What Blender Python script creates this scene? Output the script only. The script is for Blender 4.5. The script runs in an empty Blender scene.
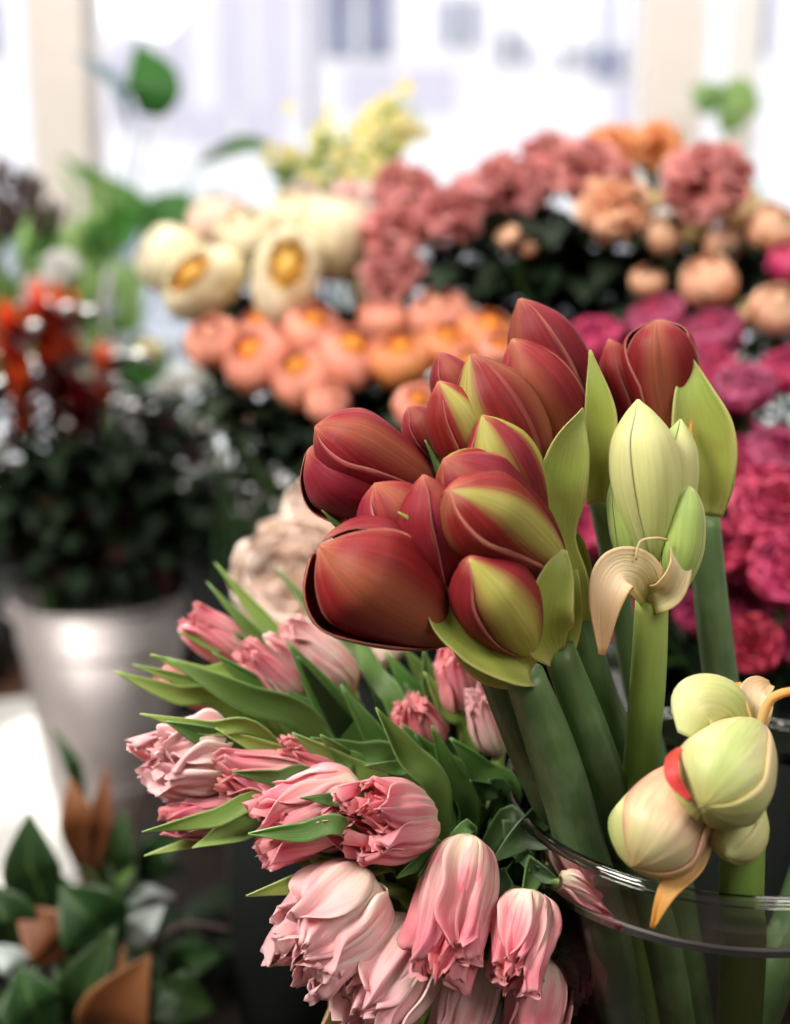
import bpy, math, random
import numpy as np
from mathutils import Vector, Matrix

# ------------------------------------------------------------------ camera
F = 1236.0                      # focal length in pixels of the 790 x 1024 frame
PITCH = math.radians(13)
CAM = Vector((0, 0, 1.25))
SC = bpy.context.scene
COL = SC.collection
cd = bpy.data.cameras.new('camera')
cam = bpy.data.objects.new('camera', cd); COL.objects.link(cam)
cam.location = CAM
cam.rotation_euler = (math.pi/2 - PITCH, 0, 0)
cd.sensor_fit = 'VERTICAL'; cd.sensor_height = 36; cd.lens = F/1024*36
cd.clip_start = .02; cd.clip_end = 200
cd.dof.use_dof = True; cd.dof.focus_distance = .565; cd.dof.aperture_fstop = 3.4
SC.camera = cam
# ------------------------------------------------------------------ light
w = bpy.data.worlds.new('world'); SC.world = w; w.use_nodes = True
bg = w.node_tree.nodes['Background']
bg.inputs[0].default_value = (1.0, .985, .98, 1); bg.inputs[1].default_value = 1.8
def area(name, loc, target, sx, sy, power, colr):
    l = bpy.data.lights.new(name, 'AREA'); l.shape = 'RECTANGLE'; l.size = sx; l.size_y = sy
    l.energy = power; l.color = colr
    o = bpy.data.objects.new(name, l); COL.objects.link(o); o.location = loc
    o.rotation_euler = (Vector(target)-Vector(loc)).to_track_quat('-Z', 'Y').to_euler()
    return o
area('fill_light_front', (-1.0, .15, 2.3), (.05, .75, 1.0), .6, .6, 46, (1, .95, .88))  # added soft fill from the upper left, no fixture there
area('fill_light_right', (.9, -.5, 2.4), (.1, .7, 1.0), .8, .8, 20, (1, .95, .9))  # second added fill, from behind the camera on the right
area('fill_light_rear', (.2, 1.0, 2.8), (.1, 1.5, 1.0), 1.2, .8, 19, (1, .95, .88))  # added overhead fill for the background blooms, not a shop fixture
area('fill_light_window', (0, 1.9, 2.8), (0, 2.7, 1.2), 2.4, .5, 20, (1, .96, .92))  # added fill that brightens the window frames and sill
sl = bpy.data.lights.new('sun', 'SUN'); sl.energy = 5.0; sl.angle = math.radians(3); sl.color = (1, .95, .87)
so = bpy.data.objects.new('sun', sl); COL.objects.link(so); so.location = (-4, 6, 6)
so.rotation_euler = Vector((.33, -.78, -.50)).to_track_quat('-Z', 'Y').to_euler()
vs = SC.view_settings
vs.view_transform = 'Standard'; vs.look = 'None'; vs.gamma = 1; vs.exposure = 0.0; vs.use_curve_mapping = False
SC.cycles.max_bounces = 8; SC.cycles.transparent_max_bounces = 16; SC.cycles.diffuse_bounces = 3
SC.cycles.caustics_reflective = False; SC.cycles.caustics_refractive = False
SC.cycles.use_denoising = True
SC.cycles.sample_clamp_indirect = 4

# ------------------------------------------------------------------ helpers
RND = random.Random(7)
SN, CS = math.sin(PITCH), math.cos(PITCH)
def P(px, py, d):
    """world point seen at a pixel of the photograph, d metres along the view axis"""
    a = (px-395)/F; b = -(py-512)/F
    return Vector((d*a, d*(CS+b*SN), CAM.z + d*(-SN+b*CS)))
def Pz(px, py, z):
    """world point seen at a pixel, on the horizontal plane z"""
    b = -(py-512)/F
    return P(px, py, (z-CAM.z)/(-SN+b*CS))
def cat(ctrl, t):
    n = len(ctrl)-1
    c = [np.array(x, float) for x in ctrl]
    s = min(max(t, 0), 1)*n; i = min(int(s), n-1); f = s-i
    p1, p2 = c[i], c[i+1]
    p0 = c[i-1] if i > 0 else 2*p1-p2
    p3 = c[i+2] if i+2 <= n else 2*p2-p1
    return .5*((2*p1)+(-p0+p2)*f+(2*p0-5*p1+4*p2-p3)*f*f+(-p0+3*p1-3*p2+p3)*f**3)
class MB:
    def __init__(s): s.v = []; s.f = []; s.uv = []
    def grid(s, rows):
        """rows[i][j] = (point, u, v)"""
        b = len(s.v); m = len(rows[0])
        for r in rows:
            for p, u, v in r: s.v.append(tuple(p)); s.uv.append((u, v))
        for i in range(len(rows)-1):
            for j in range(m-1):
                a = b+i*m+j
                s.f.append((a, a+1, a+m+1, a+m))
        return s
    def tube(s, pts, rads, seg=12, n=None, caps=True, flute=0):
        n = n or max(2, (len(pts)-1)*5)
        if len(pts) == 2 and n < 3: n = 2
        path = [Vector(cat(pts, i/n)) for i in range(n+1)]
        b0 = len(s.v); N = None
        for i, p in enumerate(path):
            T = (path[min(i+1, n)]-path[max(i-1, 0)]).normalized()
            if N is None: N = T.orthogonal().normalized()
            N = (N - T*N.dot(T)).normalized(); B = T.cross(N)
            r = float(cat([(q,) for q in rads], i/n)[0])
            for k in range(seg):
                a = 2*math.pi*k/seg
                rr = r*(1+flute*math.cos(5*a))
                s.v.append(tuple(p+N*math.cos(a)*rr+B*math.sin(a)*rr)); s.uv.append((k/seg, i/n))
        for i in range(n):
            for k in range(seg):
                a = b0+i*seg+k; c = b0+i*seg+(k+1) % seg
                s.f.append((a, c, c+seg, a+seg))
        if caps:
            s.f.append(tuple(b0+k for k in range(seg))[::-1]); s.f.append(tuple(b0+n*seg+k for k in range(seg)))
        return s
    def lathe(s, prof, seg=48, c=(0, 0, 0)):
        rows = []
        for i, (r, z) in enumerate(prof):
            rows.append([(Vector((c[0]+r*math.cos(2*math.pi*k/seg), c[1]+r*math.sin(2*math.pi*k/seg), c[2]+z)), k/seg, i/(len(prof)-1)) for k in range(seg+1)])
        return s.grid(rows)
    def box(s, c, d, rot=0):
        b = len(s.v); R = Matrix.Rotation(rot, 3, 'Z')
        for x in (-1, 1):
            for y in (-1, 1):
                for z in (-1, 1):
                    s.v.append(tuple(Vector(c)+R@Vector((x*d[0]/2, y*d[1]/2, z*d[2]/2)))); s.uv.append(((x+1)/2, (z+1)/2))
        for q in ((0, 1, 3, 2), (4, 6, 7, 5), (0, 4, 5, 1), (2, 3, 7, 6), (0, 2, 6, 4), (1, 5, 7, 3)):
            s.f.append(tuple(b+i for i in q))
        return s
    def ball(s, c, r, ns=8, nr=6, sc=(1, 1, 1)):
        return s.lathe_at(c, [(r*math.sin(math.pi*i/nr)*sc[0], -r*math.cos(math.pi*i/nr)*sc[2]) for i in range(nr+1)], ns)
    def lathe_at(s, c, prof, seg): return s.lathe(prof, seg, c)
    def ribbon(s, pts, ws, face=None, cup=.5, wave=0, wn=2.5, fold=0, nt=18, nu=8, face2=None, seed=0, twist=0):
        rd = random.Random(seed); ph = rd.uniform(0, 6.28)
        rows = []
        for i in range(nt+1):
            t = i/nt
            p = Vector(cat(pts, t)); T = Vector(cat(pts, min(t+.02, 1))-cat(pts, max(t-.02, 0))).normalized()
            fc = (CAM-p).normalized() if face is None else Vector(face)
            if face2 is not None: fc = fc.lerp(Vector(face2), t)
            N = (fc-T*fc.dot(T))
            N = N.normalized() if N.length > 1e-4 else T.orthogonal().normalized()
            if twist: N = Matrix.Rotation(twist*t, 3, T)@N
            S = T.cross(N)
            wd = max(float(cat([(q,) for q in ws], t)[0]), 1e-5)
            row = []
            for j in range(nu+1):
                u = 2*j/nu-1; a = u*cup
                if abs(cup) > .02:
                    k = math.sin(min(abs(cup), 1.57)); x = wd*math.sin(a)/math.sin(cup) if abs(cup) <= 1.57 else wd*math.sin(a)
                    nn = wd*(1-math.cos(a))/k*(1 if cup > 0 else -1)
                else: x = wd*u; nn = 0
                nn += fold*wd*abs(u)
                nn += wave*abs(u)**1.6*math.sin(2*math.pi*wn*t+ph+(1.9 if u > 0 else 0))
                row.append((p+S*x+N*nn, (u+1)/2, t))
            rows.append(row)
        return s.grid(rows)
    def wpetal(s, th, prof, hw, nu=10, nt=14, spiral=0, ruf=0, rufn=3, zr=0, rib=0, cup=0, seed=0, tilt=0, maxa=1.5, pleat=0, pn=4, notch=0):
        rd = random.Random(seed); ph = rd.uniform(0, 6.28); ph2 = rd.uniform(0, 6.28)
        rows = []
        for i in range(nt+1):
            t = i/nt
            R, Z = cat(prof, t); R = max(R, 1e-5)
            wd = max(float(cat([(q,) for q in hw], t)[0]), 1e-5)
            row = []
            for j in range(nu+1):
                u = 2*j/nu-1
                ang = u*wd/max(R, wd/maxa)
                e = max(abs(u), t)**3*min(1, t*2)
                rr = R*(1+spiral*u)+rib*R*math.exp(-(u/.13)**2)*math.sin(math.pi*min(1, t*1.02))+cup*u*u*R
                rr += ruf*e*math.sin(rufn*math.pi*u+ph+3*t)+ruf*.22*e*math.sin(rufn*3.9*u+ph2+5*t)
                rr += pleat*math.sin(pn*math.pi*u+ph2)*t*(1-.3*abs(u))
                zz = Z+notch*t**4*math.sin(pn*1.7*u*math.pi+ph)+zr*t**3*(math.sin(rufn*2.3*u+ph2)-1.0*u*u)+tilt*rr*math.cos(ang)
                a = th+ang
                row.append((Vector((rr*math.cos(a), rr*math.sin(a), zz)), (u+1)/2, t))
            rows.append(row)
        return s.grid(rows)
    def mesh(s, name, mat, off=(0, 0, 0)):
        me = bpy.data.meshes.new(name)
        o = Vector(off)
        me.from_pydata([tuple(Vector(p)-o) for p in s.v], [], s.f)
        ul = me.uv_layers.new(name='UVMap')
        li = np.empty(len(me.loops), dtype=np.int32); me.loops.foreach_get('vertex_index', li)
        ul.data.foreach_set('uv', np.array(s.uv, dtype=np.float32)[li].ravel())
        me.polygons.foreach_set('use_smooth', [True]*len(me.polygons))
        me.materials.append(mat); me.update()
        return me
def wloc(o):
    v = Vector((0, 0, 0))
    while o is not None: v += o.location; o = o.parent
    return v
def obj(name, mb, mat, parent=None, world=True, solid=0, flat=False, label=None):
    """links a mesh; its coordinates are world ones unless world=False (then the parent's own frame)"""
    me = mb.mesh(name, mat, wloc(parent) if (parent is not None and world) else (0, 0, 0))
    if flat: me.polygons.foreach_set('use_smooth', [False]*len(me.polygons))
    return place(name, me, parent, solid=solid, label=label)
def place(name, me, parent=None, loc=(0, 0, 0), rot=None, scale=1, solid=0, label=None):
    o = bpy.data.objects.new(name, me); COL.objects.link(o)
    o.parent = parent; o.location = loc
    if rot is not None: o.rotation_mode = 'QUATERNION'; o.rotation_quaternion = rot
    o.scale = (scale,)*3 if not hasattr(scale, '__len__') else scale
    if solid:
        m = o.modifiers.new('thickness', 'SOLIDIFY'); m.thickness = solid; m.offset = 0
    if label: o['label'] = label
    return o
def thing(name, label, cat_, loc, group=None):
    o = bpy.data.objects.new(name, None); COL.objects.link(o); o.location = loc; o.empty_display_size = .02
    o['label'] = label; o['category'] = cat_
    if group: o['group'] = group
    return o
def tag(o, label, cat_, group=None, kind=None):
    o['label'] = label; o['category'] = cat_
    if group: o['group'] = group
    if kind: o['kind'] = kind
    return o
def struct(name, mb, mat, flat=True):
    o = obj(name, mb, mat, flat=flat); o['kind'] = 'structure'; return o
def aim(axis, face, roll=0):
    """rotation whose local z is the axis and whose local x leans towards face"""
    z = Vector(axis).normalized(); x = Vector(face); x = (x-z*x.dot(z))
    x = x.normalized() if x.length > 1e-4 else z.orthogonal().normalized()
    y = z.cross(x); m = Matrix((x, y, z)).transposed()
    return (m@Matrix.Rotation(roll, 3, 'Z')).to_quaternion()

# ------------------------------------------------------------------ materials
def base_nt(name):
    m = bpy.data.materials.new(name); m.use_nodes = True
    nt = m.node_tree; b = nt.nodes['Principled BSDF']; out = nt.nodes['Material Output']
    return m, nt, b, out
def simple(name, col, rough=.5, metal=0, noise=0, scale=20, col2=None, bump=0, spec=.5, stretch=None):
    m, nt, b, out = base_nt(name)
    b.inputs['Roughness'].default_value = rough; b.inputs['Metallic'].default_value = metal
    b.inputs['Specular IOR Level'].default_value = spec
    tc = nt.nodes.new('ShaderNodeTexCoord'); n = nt.nodes.new('ShaderNodeTexNoise'); n.inputs['Scale'].default_value = scale
    n.inputs['Detail'].default_value = 4
    mp = nt.nodes.new('ShaderNodeMapping'); mp.inputs['Scale'].default_value = stretch or (1, 1, 1)
    nt.links.new(tc.outputs['Object'], mp.inputs[0]); nt.links.new(mp.outputs[0], n.inputs['Vector'])
    r = nt.nodes.new('ShaderNodeMix'); r.data_type = 'RGBA'
    c2 = col2 or tuple(c*(1-noise) for c in col)
    r.inputs[6].default_value = (*col, 1); r.inputs[7].default_value = (*c2, 1)
    rr = nt.nodes.new('ShaderNodeMapRange'); rr.inputs[1].default_value = .35; rr.inputs[2].default_value = .65
    nt.links.new(n.outputs[0], rr.inputs[0]); nt.links.new(rr.outputs[0], r.inputs[0])
    nt.links.new(r.outputs[2], b.inputs['Base Color'])
    if bump:
        bp = nt.nodes.new('ShaderNodeBump'); bp.inputs['Strength'].default_value = bump; bp.inputs['Distance'].default_value = .002
        nt.links.new(n.outputs[0], bp.inputs['Height']); nt.links.new(bp.outputs[0], b.inputs['Normal'])
    return m
def plant(name, ramp, edge=None, edge_amt=0, rib=None, rib_amt=0, rib_w=.25, streak=.25, rough=.45, trans=.2, vary=.12, vst=.35,
          su=26, sv=2.2, bump=.25, spec=.4, edge_w=.35, blotch=None, blotch_amt=0, rib_v=(0, .25, .9, 1.05)):
    """petal or leaf: colour along its length (v) with lengthwise veins, a rib down the middle and a margin"""
    m, nt, b, out = base_nt(name); L = nt.links.new; N = nt.nodes.new
    uv = N('ShaderNodeUVMap'); sp = N('ShaderNodeSeparateXYZ'); L(uv.outputs[0], sp.inputs[0])
    oi = N('ShaderNodeObjectInfo')
    cm = N('ShaderNodeCombineXYZ')
    def mth(op, a, b_=None, clamp=False):
        q = N('ShaderNodeMath'); q.operation = op; q.use_clamp = clamp
        for i, x in enumerate((a, b_)):
            if x is None: continue
            if isinstance(x, (int, float)): q.inputs[i].default_value = x
            else: L(x, q.inputs[i])
        return q.outputs[0]
    U, V = sp.outputs[0], sp.outputs[1]
    L(mth('MULTIPLY', U, su), cm.inputs[0]); L(mth('MULTIPLY', V, sv), cm.inputs[1]); L(mth('MULTIPLY', oi.outputs['Random'], 40), cm.inputs[2])
    no = N('ShaderNodeTexNoise'); no.inputs['Scale'].default_value = 1; no.inputs['Detail'].default_value = 4; no.inputs['Roughness'].default_value = .65
    L(cm.outputs[0], no.inputs['Vector'])
    st = mth('SUBTRACT', no.outputs[0], .5)
    vv = mth('ADD', V, mth('MULTIPLY', st, streak*1.6), True)
    cr = N('ShaderNodeValToRGB'); L(vv, cr.inputs[0])
    el = cr.color_ramp.elements
    el[0].position = ramp[0][0]; el[0].color = (*ramp[0][1], 1); el[1].position = ramp[-1][0]; el[1].color = (*ramp[-1][1], 1)
    for p_, c_ in ramp[1:-1]: q = el.new(p_); q.color = (*c_, 1)
    col = cr.outputs[0]
    ue = mth('MULTIPLY', mth('ABSOLUTE', mth('SUBTRACT', U, .5)), 2)
    def mix(fac, c, c2):
        q = N('ShaderNodeMix'); q.data_type = 'RGBA'; L(fac, q.inputs[0]); L(c, q.inputs[6]); q.inputs[7].default_value = (*c2, 1); return q.outputs[2]
    def smooth(x, a, b_):
        q = N('ShaderNodeMapRange'); q.interpolation_type = 'SMOOTHSTEP'; L(x, q.inputs[0]); q.inputs[1].default_value = a; q.inputs[2].default_value = b_; return q.outputs[0]
    if blotch:
        tc = N('ShaderNodeTexCoord'); n2 = N('ShaderNodeTexNoise'); n2.inputs['Scale'].default_value = 45; L(tc.outputs['Object'], n2.inputs['Vector'])
        col = mix(mth('MULTIPLY', smooth(mth('ADD', n2.outputs[0], mth('MULTIPLY', st, .6)), .45, .65), blotch_amt), col, blotch)
    if rib:
        q = smooth(mth('ADD', ue, mth('MULTIPLY', st, .5)), rib_w, rib_w*.25)
        q = mth('MULTIPLY', q, mth('MULTIPLY', smooth(V, rib_v[0], rib_v[1]), smooth(V, rib_v[3], rib_v[2])))
        col = mix(mth('MULTIPLY', q, rib_amt), col, rib)
    if edge:
        q = smooth(mth('ADD', mth('MAXIMUM', ue, mth('MULTIPLY', V, .97)), mth('MULTIPLY', st, .25)), 1-edge_w, 1.0)
        col = mix(mth('MULTIPLY', q, edge_amt), col, edge)
    hs = N('ShaderNodeHueSaturation'); L(col, hs.inputs['Color'])
    L(mth('ADD', mth('MULTIPLY', oi.outputs['Random'], vary*.12), .5-vary*.06), hs.inputs['Hue'])
    rv = mth('FRACT', mth('MULTIPLY', oi.outputs['Random'], 17.3))
    L(mth('ADD', mth('ADD', mth('MULTIPLY', rv, vary*2), 1-vary), mth('MULTIPLY', st, vst)), hs.inputs['Value'])
    L(hs.outputs[0], b.inputs['Base Color'])
    b.inputs['Roughness'].default_value = rough; b.inputs['Specular IOR Level'].default_value = spec
    bp = N('ShaderNodeBump'); bp.inputs['Strength'].default_value = bump; bp.inputs['Distance'].default_value = .0012
    L(no.outputs[0], bp.inputs['Height']); L(bp.outputs[0], b.inputs['Normal'])
    if trans:
        tr = N('ShaderNodeBsdfTranslucent'); L(hs.outputs[0], tr.inputs[0]); L(bp.outputs[0], tr.inputs['Normal'])
        ms = N('ShaderNodeMixShader'); ms.inputs[0].default_value = trans
        L(b.outputs[0], ms.inputs[1]); L(tr.outputs[0], ms.inputs[2]); L(ms.outputs[0], out.inputs[0])
    return m
M = {}
RED = [(0, (.16, .10, .03)), (.10, (.14, .022, .016)), (.45, (.165, .010, .014)), (.85, (.25, .018, .024)), (1, (.40, .12, .07))]
M['red'] = plant('amaryllis_red', RED, edge=(.58, .24, .18), edge_amt=.6, edge_w=.08, rib=(.32, .10, .045), rib_amt=.55, rib_w=.5, streak=.2, trans=.1, su=34, bump=.3, rough=.5, spec=.2, vst=1.1)
M['red_plain'] = plant('amaryllis_deep_red', RED, edge=(.56, .22, .17), edge_amt=.55, edge_w=.08, streak=.16, trans=.12, su=34, rough=.5, spec=.2, vst=1.1)
M['red_stripe'] = plant('amaryllis_striped', RED, edge=(.55, .2, .15), edge_amt=.3, edge_w=.12, rib=(.36, .33, .08), rib_amt=.9, rib_w=.45, streak=.12, trans=.1, su=34, rough=.5, spec=.2, rib_v=(-.2, -.1, 1.1, 1.2), vst=1.1)
M['red_green'] = plant('amaryllis_half_green', RED, edge=(.5, .3, .15), edge_amt=.3, edge_w=.1, rib=(.38, .37, .08), rib_amt=.92, rib_w=.62, streak=.12, trans=.1, su=34, rough=.5, spec=.2, rib_v=(-.2, -.1, 1.1, 1.2), vst=1.1)
M['green_bud'] = plant('amaryllis_green_bud', [(0, (.30, .42, .10)), (.35, (.62, .66, .24)), (.7, (.72, .70, .32)), (1, (.50, .62, .2))], edge=(.8, .72, .45), edge_amt=.3, streak=.2, trans=.2, vary=.05, su=20)
M['green_bud_young'] = plant('amaryllis_young_bud', [(0, (.22, .36, .08)), (.5, (.42, .55, .15)), (1, (.34, .5, .12))], edge=(.7, .7, .35), edge_amt=.3, streak=.2, trans=.2, vary=.05, su=20)
M['nod_bud'] = plant('amaryllis_cream_bud', [(0, (.66, .50, .28)), (.3, (.72, .62, .34)), (.6, (.66, .66, .32)), (.88, (.48, .60, .18)), (1, (.34, .48, .10))], edge=(.80, .42, .28), edge_amt=.35, rib=(.46, .60, .16), rib_amt=.6, rib_w=.35, streak=.35, vst=.7, trans=.2, vary=.04, su=18)
M['nod_pink'] = plant('amaryllis_blush_bud', [(0, (.78, .36, .24)), (.35, (.80, .46, .30)), (.62, (.74, .60, .36)), (.88, (.56, .62, .24)), (1, (.34, .48, .10))], edge=(.84, .32, .24), edge_amt=.5, streak=.35, vst=.7, trans=.2, vary=.04, su=18)
M['spathe'] = plant('amaryllis_spathe', [(0, (.62, .60, .20)), (.18, (.42, .48, .10)), (.6, (.36, .42, .08)), (.9, (.32, .46, .08)), (1, (.16, .36, .05))], edge=(.62, .55, .22), edge_amt=.55, edge_w=.3, streak=.3, trans=.28, vary=.08, su=16, bump=.5, blotch=(.33, .22, .05), blotch_amt=.35)
M['spathe_dry'] = plant('dry_spathe', [(0, (.62, .62, .2)), (.2, (.88, .76, .44)), (.6, (.92, .74, .50)), (1, (.85, .55, .26))], edge=(.86, .6, .3), edge_amt=.5, streak=.35, trans=.35, vary=.05, su=16, bump=.6)
M['yellow_dry'] = plant('dry_yellow_petal', [(0, (.80, .62, .30)), (.5, (.86, .55, .20)), (1, (.88, .40, .04))], streak=.3, trans=.35, vary=.04, su=12, bump=.5)
M['red_slit'] = plant('bright_red_petal', [(0, (.7, .10, .06)), (1, (.75, .05, .05))], streak=.2, trans=.2, vary=.03)
M['stalk'] = plant('amaryllis_stalk', [(0, (.06, .10, .035)), (.6, (.07, .125, .045)), (.93, (.075, .14, .05)), (1, (.12, .2, .07))], streak=.06, trans=0, rough=.42, su=10, sv=5, bump=.15, vary=.15, spec=.45, blotch=(.12, .19, .085), blotch_amt=.6)
M['stalk_light'] = plant('amaryllis_light_stalk', [(0, (.13, .22, .045)), (.6, (.2, .32, .06)), (1, (.38, .48, .12))], streak=.06, trans=.05, rough=.4, su=10, sv=5, bump=.12, vary=.05)
TUL = [(0, (.84, .74, .46)), (.16, (.92, .80, .62)), (.42, (.92, .58, .54)), (.72, (.88, .33, .38)), (1, (.84, .18, .27))]
M['tulip'] = plant('tulip_pink', TUL, edge=(.95, .72, .68), edge_amt=.45, edge_w=.18, streak=.55, trans=.38, vary=.06, su=12, sv=1.5, bump=.6, rough=.5, blotch=(.88, .22, .33), blotch_amt=.6)
M['tulip_pale'] = plant('tulip_pale_pink', [(0, (.84, .76, .48)), (.28, (.93, .80, .66)), (.65, (.92, .60, .58)), (1, (.90, .36, .42))], edge=(.96, .82, .77), edge_amt=.5, edge_w=.25, streak=.5, trans=.3, vary=.06, su=12, sv=1.5, bump=.6, rough=.5, blotch=(.90, .34, .40), blotch_amt=.6)
M['tulip_hot'] = plant('tulip_rose', [(0, (.86, .62, .46)), (.35, (.86, .4, .4)), (1, (.80, .14, .2))], edge=(.93, .62, .58), edge_amt=.5, edge_w=.2, streak=.5, trans=.3, vary=.06, su=12, sv=1.5, bump=.6, rough=.5)
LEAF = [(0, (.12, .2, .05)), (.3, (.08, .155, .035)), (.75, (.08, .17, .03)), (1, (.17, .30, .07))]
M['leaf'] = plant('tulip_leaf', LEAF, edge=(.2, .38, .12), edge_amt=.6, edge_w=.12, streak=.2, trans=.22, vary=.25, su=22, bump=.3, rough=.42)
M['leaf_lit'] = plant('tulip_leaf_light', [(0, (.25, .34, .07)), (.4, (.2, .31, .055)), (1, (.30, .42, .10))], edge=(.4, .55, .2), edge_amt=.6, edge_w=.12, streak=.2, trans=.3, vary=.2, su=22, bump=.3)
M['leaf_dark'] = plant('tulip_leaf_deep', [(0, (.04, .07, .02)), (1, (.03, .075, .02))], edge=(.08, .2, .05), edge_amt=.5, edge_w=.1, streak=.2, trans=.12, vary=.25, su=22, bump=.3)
M['tstem'] = plant('tulip_stem', [(0, (.2, .34, .08)), (1, (.34, .44, .12))], streak=.1, trans=0, vary=.1)
def bloom_mat(name, inner, mid, outer, edge, ea=.4, tr=.25, vary=.1):
    return plant(name, [(0, inner), (.5, mid), (1, outer)], edge=edge, edge_amt=ea, edge_w=.22, streak=.2, trans=tr, vary=vary, su=12, sv=1.5, bump=.3, rough=.55, spec=.25)
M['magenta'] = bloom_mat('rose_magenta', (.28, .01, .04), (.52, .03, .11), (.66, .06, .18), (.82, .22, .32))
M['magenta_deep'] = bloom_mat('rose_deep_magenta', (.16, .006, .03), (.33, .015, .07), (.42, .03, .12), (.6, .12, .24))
M['magenta_mauve'] = bloom_mat('rose_mauve_magenta', (.26, .02, .07), (.46, .06, .17), (.52, .09, .22), (.72, .28, .38))
M['crimson'] = bloom_mat('rose_crimson', (.2, .005, .02), (.42, .015, .05), (.5, .03, .08), (.66, .14, .2))
M['peach'] = bloom_mat('ranunculus_peach', (.85, .24, .08), (.85, .32, .20), (.87, .37, .27), (.92, .52, .42))
M['peach_heart'] = bloom_mat('ranunculus_orange_heart', (.80, .20, .01), (.90, .27, .02), (.90, .32, .05), (.9, .4, .1))
M['orange'] = bloom_mat('ranunculus_orange', (.88, .24, .02), (.90, .32, .08), (.88, .36, .18), (.92, .48, .28))
M['cream'] = bloom_mat('rose_cream', (.95, .78, .42), (.96, .86, .58), (.97, .91, .72), (.98, .95, .84), .4, .45, .05)
M['cream_heart'] = bloom_mat('rose_yellow_heart', (.92, .46, .02), (.90, .48, .05), (.90, .56, .12), (.92, .66, .25))
M['mauve'] = bloom_mat('carnation_mauve', (.42, .11, .10), (.58, .19, .18), (.68, .28, .26), (.80, .43, .40), vary=.12)
M['carn_pink'] = bloom_mat('carnation_pale_pink', (.8, .45, .42), (.86, .56, .54), (.90, .66, .64), (.93, .76, .74))
M['carn_orange'] = bloom_mat('carnation_apricot', (.7, .22, .05), (.8, .34, .12), (.84, .42, .18), (.9, .55, .32))
M['spray'] = bloom_mat('spray_rose_peach', (.8, .30, .14), (.86, .45, .27), (.88, .54, .36), (.92, .68, .48))
M['spray_yellow'] = bloom_mat('spray_rose_yellow', (.7, .5, .1), (.84, .66, .28), (.86, .72, .36), (.9, .8, .5))
M['blush'] = bloom_mat('peony_blush', (.86, .58, .36), (.90, .70, .56), (.92, .74, .64), (.95, .84, .76))
M['white'] = bloom_mat('white_bloom', (.8, .78, .7), (.85, .84, .8), (.9, .9, .88), (.95, .95, .95), .2)
M['yellow'] = bloom_mat('yellow_bloom', (.8, .62, .16), (.86, .76, .34), (.9, .84, .5), (.95, .92, .7), .3)
M['flame'] = plant('flame_bract', [(0, (.10, .02, .01)), (.4, (.50, .012, .01)), (.75, (.85, .04, .01)), (1, (.9, .20, .02))], streak=.3, trans=.45, vary=.2, su=10)
M['seed'] = simple('dried_seed_head', (.07, .035, .035), .8, noise=.4, scale=200)
M['brownleaf'] = plant('magnolia_brown_underside', [(0, (.09, .035, .012)), (1, (.22, .075, .022))], streak=.2, trans=.1, vary=.15, edge=(.4, .2, .08), edge_amt=.3)
M['magleaf'] = plant('magnolia_leaf', [(0, (.010, .030, .009)), (1, (.020, .060, .014))], streak=.12, trans=.1, vary=.2, rib=(.14, .25, .06), rib_amt=.6, rib_w=.06, rough=.35, spec=.35, edge=(.06, .13, .03), edge_amt=.3)
M['greyleaf'] = plant('silver_leaf', [(0, (.35, .42, .40)), (1, (.5, .56, .55))], streak=.1, trans=.15, vary=.1)
M['blueleaf'] = plant('blue_grey_leaf', [(0, (.18, .28, .34)), (1, (.3, .42, .5))], streak=.1, trans=.2, vary=.05)
M['green'] = plant('green_leaf', [(0, (.05, .17, .03)), (1, (.08, .28, .04))], streak=.12, trans=.35, vary=.25, rib=(.2, .4, .1), rib_amt=.4, rib_w=.08)
M['green_pale'] = plant('pale_green_leaf', [(0, (.30, .50, .16)), (1, (.44, .66, .26))], streak=.12, trans=.4, vary=.25)
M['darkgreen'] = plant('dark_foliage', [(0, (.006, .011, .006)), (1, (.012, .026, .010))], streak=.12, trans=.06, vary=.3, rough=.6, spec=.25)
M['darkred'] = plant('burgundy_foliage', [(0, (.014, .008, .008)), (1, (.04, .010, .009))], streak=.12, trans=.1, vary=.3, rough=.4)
M['dstem'] = plant('dark_green_stem', [(0, (.03, .07, .02)), (1, (.06, .13, .03))], streak=.05, trans=0, vary=.2)
M['wood'] = simple('dark_wood', (.02, .014, .011), .45, scale=6, noise=.5, stretch=(1, 9, 1), bump=.1)
M['bench'] = simple('brown_wood', (.13, .06, .038), .5, scale=6, noise=.35, stretch=(1, 9, 1), bump=.1)
M['floor'] = simple('floor_boards', (.12, .075, .055), .5, scale=3, noise=.5, stretch=(8, 1, 1))
M['frame'] = simple('window_frame_paint', (.84, .77, .73), .5, noise=.03)
M['sill'] = simple('white_paint', (.88, .87, .85), .45, noise=.03)
M['panel'] = simple('dark_panel', (.035, .04, .042), .6, noise=.2)
M['backwall'] = simple('rear_wall_paint', (.22, .19, .17), .8, noise=.05)
M['plaster'] = simple('wall_plaster', (.40, .37, .34), .8, noise=.05)
M['zinc'] = simple('galvanised_zinc', (.62, .57, .57), .52, metal=.75, noise=.25, scale=14, bump=.15)
M['black'] = simple('black_plastic', (.010, .012, .012), .85, noise=.1, spec=.15)
M['kraft'] = simple('kraft_paper', (.62, .40, .22), .8, noise=.15, scale=40, bump=.3)
M['card'] = simple('white_card', (.93, .92, .90), .6, noise=.02)
M['snow'] = simple('snowy_ground', (.92, .93, .96), .8, noise=.03)
M['facade'] = simple('pale_facade', (.86, .84, .88), .8, noise=.06, scale=.8)
M['facade2'] = simple('violet_grey_facade', (.66, .63, .74), .8, noise=.1, scale=.8)
M['winblue'] = simple('street_window', (.28, .30, .42), .3, noise=.3, scale=1.2)
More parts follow.
